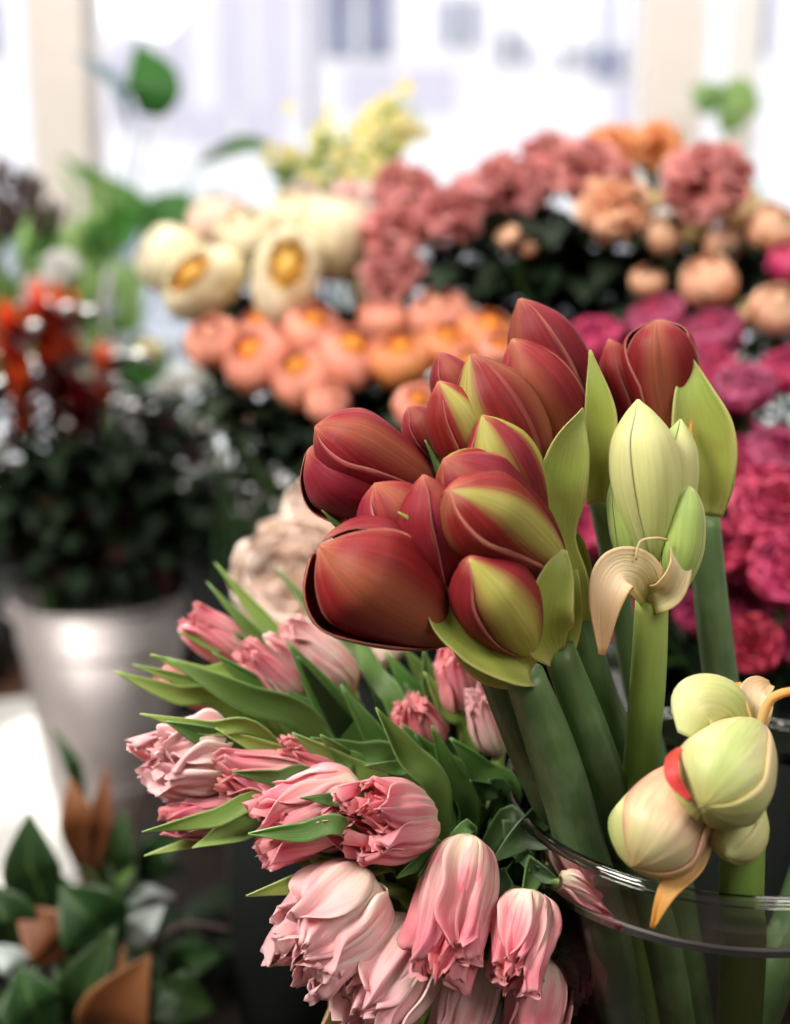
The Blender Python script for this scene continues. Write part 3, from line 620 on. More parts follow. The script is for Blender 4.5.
tulip('largest pale pink tulip drooping at the bottom left of the bunch', (372, 885, .59), (288, 968, .555), 104, 'tulip_pale', leaves=[((400, 860, .60), (246, 896, .58), 28, L_), ((390, 850, .60), (290, 846, .585), 20)], open_=.2, seed=13)
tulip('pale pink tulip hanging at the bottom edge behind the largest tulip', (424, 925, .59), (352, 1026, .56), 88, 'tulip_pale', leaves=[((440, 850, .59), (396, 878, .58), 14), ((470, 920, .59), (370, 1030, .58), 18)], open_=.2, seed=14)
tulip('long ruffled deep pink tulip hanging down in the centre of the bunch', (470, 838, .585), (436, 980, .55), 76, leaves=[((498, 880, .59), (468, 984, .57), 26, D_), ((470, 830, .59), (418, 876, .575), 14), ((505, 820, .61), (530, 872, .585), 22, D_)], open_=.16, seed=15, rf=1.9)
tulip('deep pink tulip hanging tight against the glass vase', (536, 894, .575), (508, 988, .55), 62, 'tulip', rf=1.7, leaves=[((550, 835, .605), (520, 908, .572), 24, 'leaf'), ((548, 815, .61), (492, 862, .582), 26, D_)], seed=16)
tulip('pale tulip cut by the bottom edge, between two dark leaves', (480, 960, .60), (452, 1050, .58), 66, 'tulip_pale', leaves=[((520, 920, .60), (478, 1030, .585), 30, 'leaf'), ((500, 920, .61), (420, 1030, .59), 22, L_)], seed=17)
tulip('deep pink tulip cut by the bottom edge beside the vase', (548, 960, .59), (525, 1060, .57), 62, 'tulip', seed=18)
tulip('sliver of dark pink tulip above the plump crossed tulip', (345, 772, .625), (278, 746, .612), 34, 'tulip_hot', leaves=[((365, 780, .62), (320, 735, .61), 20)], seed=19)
rd = random.Random(99)
for i in range(26):
    x = rd.uniform(300, 530); y = rd.uniform(690, 930)
    if i % 4 == 0:
        lt = thing('tulip_leaf_spray', 'loose dark green tulip leaves filling the middle of the bunch', 'leaves', TC+Vector((0, 0, .01)), 'loose tulip leaves')
        obj('stem', MB().tube([TC+Vector((rd.uniform(-.02, .02), rd.uniform(-.02, .02), .012)), ANC+Vector((rd.uniform(-.015, .015), .01, 0)), ANC+Vector((rd.uniform(-.03, .02), .01, .04))], [.004, .004, .002], 8), M['tstem'], lt)
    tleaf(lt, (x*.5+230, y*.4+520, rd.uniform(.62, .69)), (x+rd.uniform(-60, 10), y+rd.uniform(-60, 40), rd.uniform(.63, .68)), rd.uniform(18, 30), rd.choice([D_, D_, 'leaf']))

# ------------------------------------------------------------------ background blooms
UP = Vector((0, 0, 1))
def heads(kind, seed):
    """inner heart, middle and outer petals for one bloom of radius 1, facing +z"""
    rd = random.Random(seed*13+1); heart = MB(); mid = MB(); outer = []
    def add(n, prof, hw, to, **k):
        off = rd.random()*6
        for i in range(n):
            s = rd.uniform(.93, 1.07)
            pr = [(r*s, z) for r, z in prof]
            q = MB() if to is None else to
            q.wpetal(off+i*2*math.pi/n+rd.uniform(-.08, .08), pr, hw, 8, 9, seed=rd.randint(0, 9999), **k)
            if to is None: outer.append(q)
    if kind in ('rose', 'peony'):
        K = 6 if kind == 'rose' else 7
        for k in range(K):
            f = k/(K-1)
            add(4+k//2, [(.05, -.75), (.30+.5*f, -.55), (.22+.74*f, -.05), (.12+.76*f, .36-.06*f), (.05+.90*f, .62-.40*f)], [.2, .5+.25*f, .5+.35*f, .48+.32*f, .22+.18*f],
                None if k == K-1 else (heart if k < 2 else mid), ruf=.06 if kind == 'rose' else .03, rufn=1.8, zr=.05, spiral=.05)
    elif kind in ('ranunculus', 'bud'):
        K = 7 if kind == 'ranunculus' else 5
        for k in range(K):
            f = k/(K-1)
            add(4+k//2, [(.05, -.85), (.45+.34*f, -.68), (.3+.70*f, -.12), (.2+.72*f, .3), (.05+.60*f, .66-.08*f)], [.2, .6, .6+.35*f, .6+.3*f, .18+.22*f],
                None if k == K-1 else (heart if k < 2+(kind == 'ranunculus')*2 else mid), ruf=.045, rufn=1.2, spiral=.06)
    elif kind == 'cup':
        for k in range(7):
            f = k/6
            add(5+k//2, [(.05, -1.0), (.4+.35*f, -.8), (.3+.70*f, -.1), (.14+.80*f, .45), (.04+.64*f, .84-.02*f)], [.2, .6, .6+.35*f, .55+.35*f, .22+.25*f],
                None if k == 6 else (heart if k < 5 else mid), ruf=.04, rufn=1.5, spiral=.05)
    elif kind == 'carnation':
        N_ = 54
        for i in range(N_):
            t_ = (i+.5)/N_; pol = math.radians(6+112*t_**.75); a = i*2.39996+rd.uniform(-.3, .3)
            d_ = Vector((math.sin(pol)*math.cos(a), math.sin(pol)*math.sin(a), math.cos(pol)*.75))
            L_ = rd.uniform(.82, 1.08)
            side = Vector((rd.uniform(-1, 1), rd.uniform(-1, 1), rd.uniform(-1, 1)))
            q = MB() if i >= 40 else (heart if i < 12 else mid)
            q.ribbon([Vector((0, 0, -.2)), d_*.45*L_, d_*.8*L_+Vector((0, 0, .02)), d_*L_+side*.14], [.06, .2, .30, .22], face=side, cup=rd.uniform(-.6, .6), wave=.13, wn=1.6, nt=7, nu=8, seed=i+seed*100)
            if i >= 40: outer.append(q)
        mid.ball((0, 0, -.25), .42, 10, 7)
    return heart, mid, outer
HC = {}
def head_data(kind, var, mat, hmat):
    key = (kind, var, mat, hmat)
    if key not in HC:
        h, m_, o = heads(kind, var)
        if kind != 'carnation': m_.ball((0, 0, -.72), .34, 10, 6)
        if kind in ('cup', 'ranunculus', 'bud'): h.ball((0, 0, .35 if kind != 'cup' else .54), .38, 12, 8)
        HC[key] = (m_.mesh('bloom', M[mat]), h.mesh('heart', M[hmat]), [q.mesh('petal', M[mat]) for q in o])
    return HC[key]
lm = MB().ribbon([(0, 0, 0), (.25, 0, .3), (.62, 0, .5), (1, 0, .45)], [.05, .26, .24, .01], face=(-.4, 0, 1), cup=.35, nt=8, nu=4, fold=.12)
LEAFD = {k: lm.mesh('leaf', M[k]) for k in ('darkgreen', 'darkred', 'green', 'green_pale', 'leaf')}
pots = {}
def bucket(key, x, y, r, h, mat, label, name='flower_bucket', z0=TZ, catg='bucket', tp=.78):
    t = thing(name, label, catg, (x, y, z0))
    obj('bucket_body', MB().lathe([(0, 0), (r*tp-.002, 0), (r*tp, .003), (r, h), (r-.003, h), (r*tp-.003, .006), (0, .006)], 40, (x, y, z0)), mat, t)
    obj('rim', MB().lathe([(r-.001+.004*math.cos(a), h+.003*math.sin(a)) for a in [k*math.pi/4 for k in range(9)]], 40, (x, y, z0)), mat, t)
    pots[key] = (Vector((x, y, z0)), r, h); return t
bucket('M', .30, 1.0, .085, .30, M['black'], 'black bucket of magenta roses behind the glass vase')
bucket('R', -.03, 1.17, .08, .29, M['black'], 'black bucket under the peach ranunculus row')
bucket('C', -.17, 1.42, .08, .29, M['black'], 'black bucket under the cream roses')
bucket('N', .12, 1.40, .09, .29, M['black'], 'black bucket under the dusty pink carnations')
bucket('S', .36, 1.28, .08, .29, M['black'], 'black bucket under the peach spray roses')
bucket('Y', -.02, 1.70, .07, .29, M['black'], 'black bucket of yellow wax flowers near the window')
bucket('B', -.09, .97, .06, .26, M['black'], 'black bucket of blush peonies behind the tulips')
def stem_path(pot, head, back, rd):
    c, r, h = pots[pot]
    b_ = c+Vector((rd.uniform(-.5, .5)*r, rd.uniform(-.5, .5)*r, .008))
    dr_ = (head-c); dr_.z = 0
    rim = c+Vector((0, 0, h))+(dr_.normalized()*min(r*.72, dr_.length)*rd.uniform(.5, 1) if dr_.length > .001 else Vector())
    return [b_, rim, head-back*.02-Vector((0, 0, .03)), head]
def flower(label, catg, name, kind, px, py, W, d, mat, hmat, pot, group, axis=None, rot=None, sc=(1, 1, 1), nleaf=2, lmat='darkgreen', seed=None, lean=.55):
    seed = int(px*3+py) if seed is None else seed
    rd = random.Random(seed); R = W/2/F*d
    hp = P(px, py, d); c, r, h = pots[pot]
    if axis is None:
        o = hp-(c+Vector((0, 0, h-.05))); o.normalize()
        axis = (CAM-hp).normalized()*lean+o*.6+UP*.15+Vector((rd.uniform(-.25, .25), 0, rd.uniform(-.15, .15)))
    axis = Vector(axis).normalized()
    base = hp-axis*R*.8*sc[2]
    pth = stem_path(pot, base, axis, rd)
    root = thing(name, label, catg, pth[0], group)
    obj('stem', MB().tube(pth, [.003, .0028, .0025, .0024], 7, n=14), M['dstem'], root)
    hd, ht, od = head_data(kind, seed % 3, mat, hmat)
    bl = place('bloom', hd, root, hp-pth[0], aim(axis, UP, rd.uniform(0, 6.28) if rot is None else rot), [R*s for s in sc])
    place('heart', ht, bl)
    for me in od: place('petal', me, bl)
    for i in range(nleaf):
        p = Vector(cat(pth, .62+.25*i/max(1, nleaf)+rd.uniform(0, .08)))
        q = aim(UP*.8+Vector((rd.uniform(-1, 1), rd.uniform(-1, 1), 0))*.6, (rd.uniform(-1, 1), rd.uniform(-1, .3), 0))
        place('leaf', LEAFD[lmat], root, p-pth[0], q, rd.uniform(.035, .055))
    return root
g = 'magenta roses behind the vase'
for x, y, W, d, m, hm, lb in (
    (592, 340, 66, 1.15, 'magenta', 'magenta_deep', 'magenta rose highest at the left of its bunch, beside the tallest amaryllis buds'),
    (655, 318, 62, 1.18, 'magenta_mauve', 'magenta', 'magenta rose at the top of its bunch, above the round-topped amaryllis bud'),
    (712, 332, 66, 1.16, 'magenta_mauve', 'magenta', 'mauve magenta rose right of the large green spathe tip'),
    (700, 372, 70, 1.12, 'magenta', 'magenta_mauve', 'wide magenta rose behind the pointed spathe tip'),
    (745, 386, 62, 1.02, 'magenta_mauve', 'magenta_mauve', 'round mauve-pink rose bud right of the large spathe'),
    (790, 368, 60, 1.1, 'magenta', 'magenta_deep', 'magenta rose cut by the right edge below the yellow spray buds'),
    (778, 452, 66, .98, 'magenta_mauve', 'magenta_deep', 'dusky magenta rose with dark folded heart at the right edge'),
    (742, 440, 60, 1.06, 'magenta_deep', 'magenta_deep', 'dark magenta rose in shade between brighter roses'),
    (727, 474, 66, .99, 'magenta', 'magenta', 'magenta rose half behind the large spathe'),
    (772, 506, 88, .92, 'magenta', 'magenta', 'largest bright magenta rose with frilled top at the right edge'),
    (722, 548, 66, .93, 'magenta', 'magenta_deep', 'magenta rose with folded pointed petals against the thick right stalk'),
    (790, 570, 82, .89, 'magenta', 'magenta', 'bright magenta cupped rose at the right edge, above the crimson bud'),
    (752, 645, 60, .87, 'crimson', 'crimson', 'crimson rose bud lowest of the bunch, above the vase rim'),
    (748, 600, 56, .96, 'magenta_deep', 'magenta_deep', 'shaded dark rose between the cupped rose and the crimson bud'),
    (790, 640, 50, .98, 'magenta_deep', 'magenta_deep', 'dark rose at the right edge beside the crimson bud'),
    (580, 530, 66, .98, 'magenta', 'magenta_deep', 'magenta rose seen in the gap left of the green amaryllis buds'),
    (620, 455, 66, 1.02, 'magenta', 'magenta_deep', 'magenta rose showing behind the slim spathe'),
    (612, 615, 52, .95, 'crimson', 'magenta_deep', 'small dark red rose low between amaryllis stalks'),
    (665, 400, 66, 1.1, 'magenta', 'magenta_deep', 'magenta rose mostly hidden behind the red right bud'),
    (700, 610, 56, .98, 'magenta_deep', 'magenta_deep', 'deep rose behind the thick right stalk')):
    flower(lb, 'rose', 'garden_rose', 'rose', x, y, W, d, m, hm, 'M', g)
g = 'peach ranunculus in a row'
for x, y, W, d, m, hm, lb in (
    (212, 341, 54, 1.22, 'peach', 'peach', 'closed peach ranunculus at the left end of the row'),
    (256, 360, 64, 1.2, 'peach', 'peach_heart', 'peach ranunculus second from the left end of the row, orange heart'),
    (302, 376, 62, 1.18, 'peach', 'peach_heart', 'peach ranunculus lowest at the left half of the row'),
    (350, 356, 68, 1.18, 'peach', 'peach_heart', 'large round pink-peach ranunculus in the middle of the row'),
    (402, 358, 60, 1.16, 'orange', 'peach_heart', 'strong orange ranunculus nearest the red amaryllis'),
    (312, 330, 56, 1.24, 'peach', 'peach_heart', 'peach ranunculus behind, just under the cream roses'),
    (262, 326, 44, 1.28, 'peach', 'peach_heart', 'small peach ranunculus between the row and the cream roses'),
    (438, 316, 62, 1.26, 'peach', 'peach', 'deep peach ranunculus below the dusty pink carnations'),
    (446, 346, 54, 1.2, 'orange', 'peach_heart', 'orange ranunculus right of the strong orange one'),
    (488, 334, 56, 1.2, 'orange', 'peach_heart', 'orange ranunculus left of the tallest amaryllis bud'),
    (500, 352, 44, 1.16, 'peach', 'peach_heart', 'peach ranunculus half behind the tallest buds'),
    (468, 368, 48, 1.14, 'peach', 'peach_heart', 'orange-peach ranunculus directly above the middle buds'),
    (382, 318, 46, 1.27, 'peach', 'peach', 'pale peach ranunculus at the back between cream and dusty pink'),
    (328, 402, 42, 1.14, 'peach', 'peach', 'small peach ranunculus at the bottom of the row, petals down'),
    (418, 405, 46, 1.0, 'peach', 'peach_heart', 'brownish peach bloom half behind the left amaryllis buds')):
    flower(lb, 'ranunculus', 'ranunculus', 'ranunculus', x, y, W, d, m, hm, 'R', g, lean=.75)
g = 'cream roses with yellow hearts'
for x, y, W, d, ax, sc, lb in (
    (203, 284, 78, 1.3, (-.3, -1, .45), (1.12, .72, 1), 'cream rose with orange-yellow slit heart at the lower left of its bunch'),
    (286, 276, 84, 1.28, (.12, -1, .4), (1.15, .8, 1), 'tall cream rose with long orange-yellow heart, beside the peach row'),
    (246, 236, 58, 1.38, (-.1, -.8, .8), (1, 1, .9), 'small cream rose at the top centre of the cream bunch'),
    (172, 262, 66, 1.42, (-.8, -.5, .6), (1, 1, 1.1), 'pale cream rose seen from the side, left end of the cream bunch'),
    (334, 238, 78, 1.34, (.25, -.25, 1), (1, 1, 1.1), 'upright cream rose seen from the side, right end of the cream bunch'),
    (300, 222, 60, 1.42, (.0, -.5, 1), (1, 1, 1), 'pale cream rose at the top behind the others'),
    (378, 286, 56, 1.36, (.4, -.6, -.2), (1, 1, 1), 'dull cream rose drooping beneath the dusty pink carnations'),
    (215, 222, 52, 1.46, (-.3, -.5, 1), (1, 1, 1), 'blush cream rose at the back left of the cream bunch')):
    flower(lb, 'rose', 'cream_rose', 'cup', x, y, W, d, 'cream' if 'blush' not in lb else 'blush', 'cream_heart' if 'slit' in lb or 'long orange' in lb else 'cream', 'C', g, axis=ax, sc=sc, rot=(-.8 if 'slit' in lb else -.2))
g = 'dusty pink carnations in an arc'
for x, y, W, d, m, lb in (
    (404, 190, 66, 1.34, 'mauve', 'dusty pink carnation peaking at the left top of the arc'),
    (392, 232, 70, 1.3, 'mauve', 'dusty pink carnation at the left end of the arc, above the lowest one'),
    (392, 272, 64, 1.28, 'mauve', 'dusty pink carnation hanging lowest at the left of the arc'),
    (446, 218, 72, 1.3, 'mauve', 'dusty pink carnation third along the arc, over dark leaves'),
    (474, 196, 58, 1.36, 'mauve', 'dusty pink carnation behind, between the third and the widest'),
    (506, 190, 82, 1.3, 'mauve', 'wide dusty pink carnation in the middle of the arc'),
    (548, 154, 56, 1.38, 'mauve', 'dusty pink carnation at the top centre of the arc'),
    (582, 172, 78, 1.3, 'mauve', 'dusty pink carnation just left of the apricot pair'),
    (545, 178, 56, 1.34, 'mauve', 'dusty pink carnation tucked beneath the top centre one'),
    (610, 180, 50, 1.34, 'mauve', 'small dusty pink carnation above the peach open bloom'),
    (707, 184, 94, 1.22, 'mauve', 'largest rose-pink carnation alone at the right, before the window frame'),
    (346, 204, 54, 1.42, 'carn_pink', 'pale pink carnation behind the upright cream rose'),
    (300, 204, 46, 1.5, 'carn_pink', 'pale pink carnation near the yellow wax flowers'),
    (225, 214, 44, 1.52, 'carn_pink', 'pale pink carnation at the far left, behind the cream roses'),
    (616, 148, 58, 1.38, 'carn_orange', 'apricot carnation left of the apricot pair at the top'),
    (658, 148, 60, 1.36, 'carn_orange', 'apricot carnation right of the apricot pair at the top'),
    (612, 212, 76, 1.26, 'spray', 'open peach bloom beneath the apricot pair, over dark leaves')):
    flower(lb, 'carnation', 'carnation', 'carnation', x, y, W, d, m, m, 'N', g, lean=.4)
g = 'peach spray roses at the right'
for x, y, W, d, m, lb in (
    (707, 280, 56, 1.18, 'spray', 'largest round peach spray rose, below the wide carnation'),
    (724, 243, 38, 1.24, 'spray', 'small peach spray rose right above the largest round one'),
    (647, 280, 34, 1.2, 'spray', 'peach spray rose bud alone over dark leaves at the left'),
    (662, 233, 44, 1.26, 'spray', 'shaded peach spray rose under the apricot pair'),
    (778, 308, 54, 1.14, 'spray', 'peach-yellow spray rose lowest at the right edge'),
    (772, 226, 52, 1.22, 'spray', 'peach spray rose high at the right edge'),
    (742, 212, 46, 1.28, 'spray_yellow', 'pale yellow spray rose beside the wide carnation'),
    (792, 262, 46, 1.2, 'magenta', 'magenta spray rose cut by the right edge'),
    (756, 312, 34, 1.16, 'spray_yellow', 'yellow-green bud beside the lowest spray rose'),
    (690, 226, 36, 1.26, 'spray_yellow', 'pale yellow bud under the wide carnation'),
    (508, 237, 26, 1.24, 'spray', 'tiny apricot bud under the middle of the carnation arc'),
    (527, 247, 18, 1.24, 'spray', 'tiniest apricot bud right of the tiny one'),
    (658, 198, 16, 1.24, 'spray_yellow', 'tiny yellow bud between the apricot pair and the wide carnation')):
    flower(lb, 'rose', 'spray_rose', 'bud', x, y, W, d, m, m, 'S', g, nleaf=3, lean=.5)
g = 'blush peonies behind the tulips'
for x, y, W, d, lb in ((292, 580, 128, .96, 'large creamy blush peony above the tulip leaves'), (335, 520, 104, 1.04, 'pale blush peony highest, beside the left amaryllis buds'), (360, 620, 110, .92, 'blush peony half hidden behind the drooping dark red bud')):
    flower(lb, 'peony', 'peony', 'peony', x, y, W, d, 'blush', 'blush', 'B', g, lean=.7)

# sprigs of tiny yellow flowers
def sprig(x0, y0, x1, y1, d, n, mat, r, label, name, pot, group, catg, seed):
    rd = random.Random(seed); top = P(x1, y1, d); c, rr, h = pots[pot]
    pth = [c+Vector((rd.uniform(-.03, .03), rd.uniform(-.03, .03), .01)), c+Vector((rd.uniform(-.03, .03), 0, h)), P(x0, y0, d), top]
    t = thing(name, label, catg, pth[0], group)
    sb = MB().tube(pth, [.002, .002, .0018, .001], 6, n=14); fb = MB()
    for i in range(30):
        s = Vector(cat(pth, rd.uniform(.7, 1))); v = Vector((rd.gauss(0, .02), rd.gauss(0, .01), rd.uniform(.005, .03)))
        sb.ribbon([s, s+v*.5, s+v], [.0008, .003, .0004], nt=3, nu=2)
    for i in range(n):
        s = Vector(cat(pth, rd.uniform(.70, 1)))
        e = s+Vector((rd.gauss(0, .026), rd.gauss(0, .02), abs(rd.gauss(.012, .016))))
        sb.tube([s, e], [.0008, .0006], 4, n=2, caps=False)
        for k in range(5):
            a = k*1.257+rd.random()*.3; dv = Vector((math.cos(a), rd.uniform(-.4, .1), math.sin(a)))
            fb.ribbon([e, e+dv*r*.6, e+dv*r], [r*.15, r*.45, r*.1], nt=3, nu=2, cup=.3)
        fb.ball(e, r*.3, 5, 4)
    obj('stem', sb, M['dstem' if mat != 'yellow' else 'leaf_lit'], t)
    f = obj('florets', fb, M[mat], t); f['kind'] = 'stuff'
    return t
g = 'sprigs of yellow wax flower'
for i, (a, b_, c_, d_, lb) in enumerate((
    (300, 230, 285, 165, 'yellow wax flower sprig at the left of its spray'), (320, 220, 322, 130, 'yellow-green wax flower sprig standing near the left top'),
    (345, 220, 352, 140, 'yellow wax flower sprig in the middle of its spray'), (370, 210, 385, 112, 'tallest yellow wax flower sprig, clumped at the top'),
    (385, 210, 408, 128, 'yellow wax flower sprig at the right above the carnation peak'), (335, 225, 300, 195, 'low yellow wax flower sprig leaning left over the cream roses'))):
    sprig(a, b_, c_, d_, 1.62+.04*(i % 3), 19, 'yellow', .008 if i not in (3, 4) else .0125, lb, 'wax_flower_sprig', 'Y', g, 'flower sprig', i)

# dark leafy stems that fill the bunches
def leafy(label, pot, px, py, d, n, mat, size, group, seed, smat='dstem', name='greenery_sprig', lo=.45, catg='greenery'):
    rd = random.Random(seed); top = P(px, py, d); c, r, h = pots[pot]
    pth = stem_path(pot, top, UP*1.0, rd)
    t = thing(name, label, catg, pth[0], group)
    obj('stem', MB().tube(pth, [.003, .0028, .002, .0012], 6, n=12), M[smat], t)
    for i in range(n):
        s = Vector(cat(pth, lo+(1-lo)*(i+.5)/n)); a = i*2.4+rd.random()
        place('leaf', LEAFD[mat], t, s-pth[0], aim(Vector((math.cos(a)*.5, math.sin(a)*.5, .8)), (math.cos(a), math.sin(a), 0)), size*rd.uniform(.7, 1.2))
    return t
rd = random.Random(5)
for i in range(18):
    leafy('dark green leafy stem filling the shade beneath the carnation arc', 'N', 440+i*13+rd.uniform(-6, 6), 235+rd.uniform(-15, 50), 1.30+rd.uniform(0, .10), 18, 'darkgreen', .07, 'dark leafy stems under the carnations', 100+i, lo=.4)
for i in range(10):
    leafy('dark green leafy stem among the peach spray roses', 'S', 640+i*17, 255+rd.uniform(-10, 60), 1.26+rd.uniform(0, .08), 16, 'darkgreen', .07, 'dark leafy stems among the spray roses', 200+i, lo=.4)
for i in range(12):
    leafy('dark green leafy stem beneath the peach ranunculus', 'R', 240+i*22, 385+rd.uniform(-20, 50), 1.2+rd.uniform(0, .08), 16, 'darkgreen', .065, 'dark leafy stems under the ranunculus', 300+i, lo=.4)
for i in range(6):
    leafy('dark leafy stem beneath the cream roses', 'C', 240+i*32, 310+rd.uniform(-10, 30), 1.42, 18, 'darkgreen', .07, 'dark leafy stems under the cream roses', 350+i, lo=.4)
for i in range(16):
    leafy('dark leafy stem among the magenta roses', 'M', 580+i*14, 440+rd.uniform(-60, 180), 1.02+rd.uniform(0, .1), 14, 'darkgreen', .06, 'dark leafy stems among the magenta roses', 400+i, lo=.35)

# ------------------------------------------------------------------ zinc bucket of red and dark stems
BX, BY = -.405, 1.63
bk = bucket('Z', BX, BY, .121, .362, M['zinc'], 'galvanised metal bucket of dark red foliage standing on the low bench', 'zinc_bucket', .40, tp=.58)
for zz in (.30, .10):
    rr = .121*(.58+.42*zz/.362)
    obj('hoop', MB().lathe([(rr+.0025*math.cos(a), zz+.0025*math.sin(a)) for a in [k*math.pi/4 for k in range(9)]], 40, (BX, BY, .40)), M['zinc'], bk)
for sx in (-1, 1):
    obj('handle_ear', MB().tube([(BX+sx*.119, BY, .72), (BX+sx*.135, BY, .735), (BX+sx*.12, BY, .752)], [.004]*3, 8), M['zinc'], bk)
def flame(px, py, d, size, label, seed, n=16):
    rd = random.Random(seed); top = P(px, py, d); pth = stem_path('Z', top, UP, rd)
    t = thing('flame_flower', label, 'flower', pth[0], 'red flame stems in the zinc bucket')
    obj('stem', MB().tube(pth, [.004, .004, .003, .002], 7, n=12), M['dstem'], t)
    hb = MB()
    for i in range(n):
        a = i*2.4; lv = i/n; s = top-UP*size*(lv*.9); o = Vector((math.cos(a), math.sin(a), 0))
        hb.ribbon([s-UP*size*.1, s+o*size*.16+UP*size*.15, s+o*size*(.12+.16*lv)+UP*size*(.5-.2*lv)], [size*.03, size*.10, size*.01], face=o, nt=6, nu=3, cup=.6)
    obj('flame_head', hb, M['flame'], t)
    for i in range(12):
        s = Vector(cat(pth, .4+.55*i/12)); a = i*2.4+rd.random()
        place('leaf', LEAFD['darkred'], t, s-pth[0], aim(Vector((math.cos(a)*.4, math.sin(a)*.4, .9)), (math.cos(a), math.sin(a), 0)), rd.uniform(.05, .075))
for i, (x, y, sz, lb) in enumerate(((12, 335, .075, 'red flame stem at the left edge'), (44, 318, .08, 'tall red flame stem second from the left edge'), (64, 322, .085, 'tallest red flame stem in the zinc bucket'),
    (104, 368, .055, 'short bright orange-red flame stem at the right of its bunch'), (56, 372, .07, 'red flame stem lower in the middle of its bunch'), (98, 405, .05, 'dull orange flame stem beneath the bright one'), (22, 392, .06, 'dark red flame stem low at the left edge'), (80, 400, .06, 'burgundy flame stem deep in the bunch'))):
    flame(x, y-8, 1.58+.05*(i % 3), sz*1.2, lb, i+1, 16)
for i in range(22):
    x = -15+i*9+rd.uniform(-8, 8)
    leafy('dark burgundy leafy stem in the zinc bucket', 'Z', x, 385+rd.uniform(-10, 120), 1.60+rd.uniform(-.04, .12), 20, 'darkred' if i % 2 else 'darkgreen', .065, 'dark leafy stems in the zinc bucket', 500+i, lo=.3)
for i in range(16):
    leafy('dark green leafy stem leaning right out of the zinc bucket', 'Z', 130+i*8+rd.uniform(-8, 8), 440+rd.uniform(-15, 130), 1.62+rd.uniform(-.04, .12), 14, 'darkgreen', .05, 'dark green stems leaning right', 540+i, lo=.34)
bucket('K', -.30, 1.86, .085, .34, M['black'], 'black bucket of mixed small flowers behind the zinc bucket', z0=.40)
g = 'small mixed blooms near the window'
for x, y, W, m, lb in ((150, 350, 26, 'yellow', 'small yellow bloom left of the peach row'), (196, 436, 40, 'white', 'white bloom above the dark stems'), (170, 438, 24, 'white', 'small white bloom left of the larger white one'),
    (244, 428, 30, 'carn_orange', 'small apricot bloom under the peach row'), (215, 462, 26, 'white', 'white bloom low in the dark stems'), (176, 384, 34, 'greyl', 'pale grey-white bloom beneath the closed peach ranunculus'),
    (200, 375, 34, 'white', 'white bloom beside the closed peach ranunculus'), (132, 420, 30, 'white', 'dim white bloom right of the flame stems'), (232, 398, 26, 'carn_orange', 'tiny apricot bloom left under the peach row'), (190, 478, 20, 'carn_pink', 'dim pink bloom deep in the dark stems'), (60, 268, 40, 'white', 'white bloom in the pale green plant'), (38, 290, 34, 'carn_pink', 'pale pink bloom in the pale green plant'), (110, 355, 26, 'white', 'white bloom behind the flame stems')):
    flower(lb, 'flower', 'small_bloom', 'carnation', x, y, W, 1.95, 'white' if m == 'greyl' else m, 'white' if m == 'greyl' else m, 'K', g, nleaf=3, lmat='green', lean=.6)
t = thing('dried_seed_pod', 'brown knobbly seed head between white blooms and flame stems', 'seed head', pots['K'][0])
pth = stem_path('K', P(160, 440, 1.8), UP, rd); obj('stem', MB().tube(pth, [.003]*4, 6), M['dstem'], t)
hb = MB()
for i in range(40):
    a = i*2.4; z = 1-2*(i+.5)/40; r = math.sqrt(1-z*z)
    hb.ball(Vector(P(160, 430, 1.8))+Vector((math.cos(a)*r*.022, math.sin(a)*r*.022, z*.04)), .007, 6, 4)
obj('head', hb, M['seed'], t)

# ------------------------------------------------------------------ green plants by the window
SILL = .7175
def plant_pot(x, y, r, h, z0, mat, t):
    obj('pot', MB().lathe([(0, 0), (r*.75, 0), (r, h), (r-.006, h), (r*.8, h-.015), (0, h-.015)], 32, (x, y, z0)), mat, t)
pl = thing('leafy_plant', 'tall green plant with broad leaves in front of the left window frame', 'plant', (-.62, 2.62, SILL))
plant_pot(-.62, 2.62, .07, .12, SILL, M['card'], pl)
PB = Vector((-.62, 2.62, SILL+.11))
for (a, b_, c_, W, m, cp) in (
    ((195, 245), (128, 205), (60, 155), 34, 'green', .3), ((150, 255), (170, 215), (190, 192), 50, 'green', .3), ((170, 235), (205, 208), (225, 192), 22, 'green', .3),
    ((150, 116), (152, 84), (136, 42), 58, 'green', .1), ((132, 125), (112, 78), (74, 54), 14, 'blueleaf', .3), ((200, 162), (245, 144), (288, 152), 17, 'green', .4),
    ((120, 240), (100, 225), (80, 220), 34, 'green_pale', .3), ((110, 330), (130, 315), (112, 290), 30, 'green_pale', .3), ((120, 380), (148, 365), (140, 332), 46, 'green', .3), ((60, 260), (40, 255), (18, 262), 26, 'green_pale', .3),
    ((140, 300), (134, 280), (132, 262), 18, 'green', .3), ((200, 412), (230, 425), (238, 440), 24, 'green_pale', .3), ((170, 420), (150, 412), (128, 418), 30, 'green', .3)):
    A, Bq, C = P(*a, 2.45), P(*b_, 2.42), P(*c_, 2.45)
    lf = obj('leaf', MB().ribbon([A, Bq, C], [W/F*2.4*.2, W/F*2.4*.5, .001], cup=cp, nt=12, nu=6, face=(0, -1, .15)), M[m], pl, solid=.0008)
    obj('stalk', MB().tube([PB, PB.lerp(A, .5)+Vector((0, -.02, .06)), A], [.004, .003, .0025], 6, n=10), M['dstem' if m != 'blueleaf' else 'blueleaf'], lf)
pl = thing('light_green_plant', 'bushy pale green plant behind the red flame stems', 'plant', (-.82, 2.25, .40))
plant_pot(-.82, 2.25, .10, .2, .40, M['panel'], pl)
rd = random.Random(77)
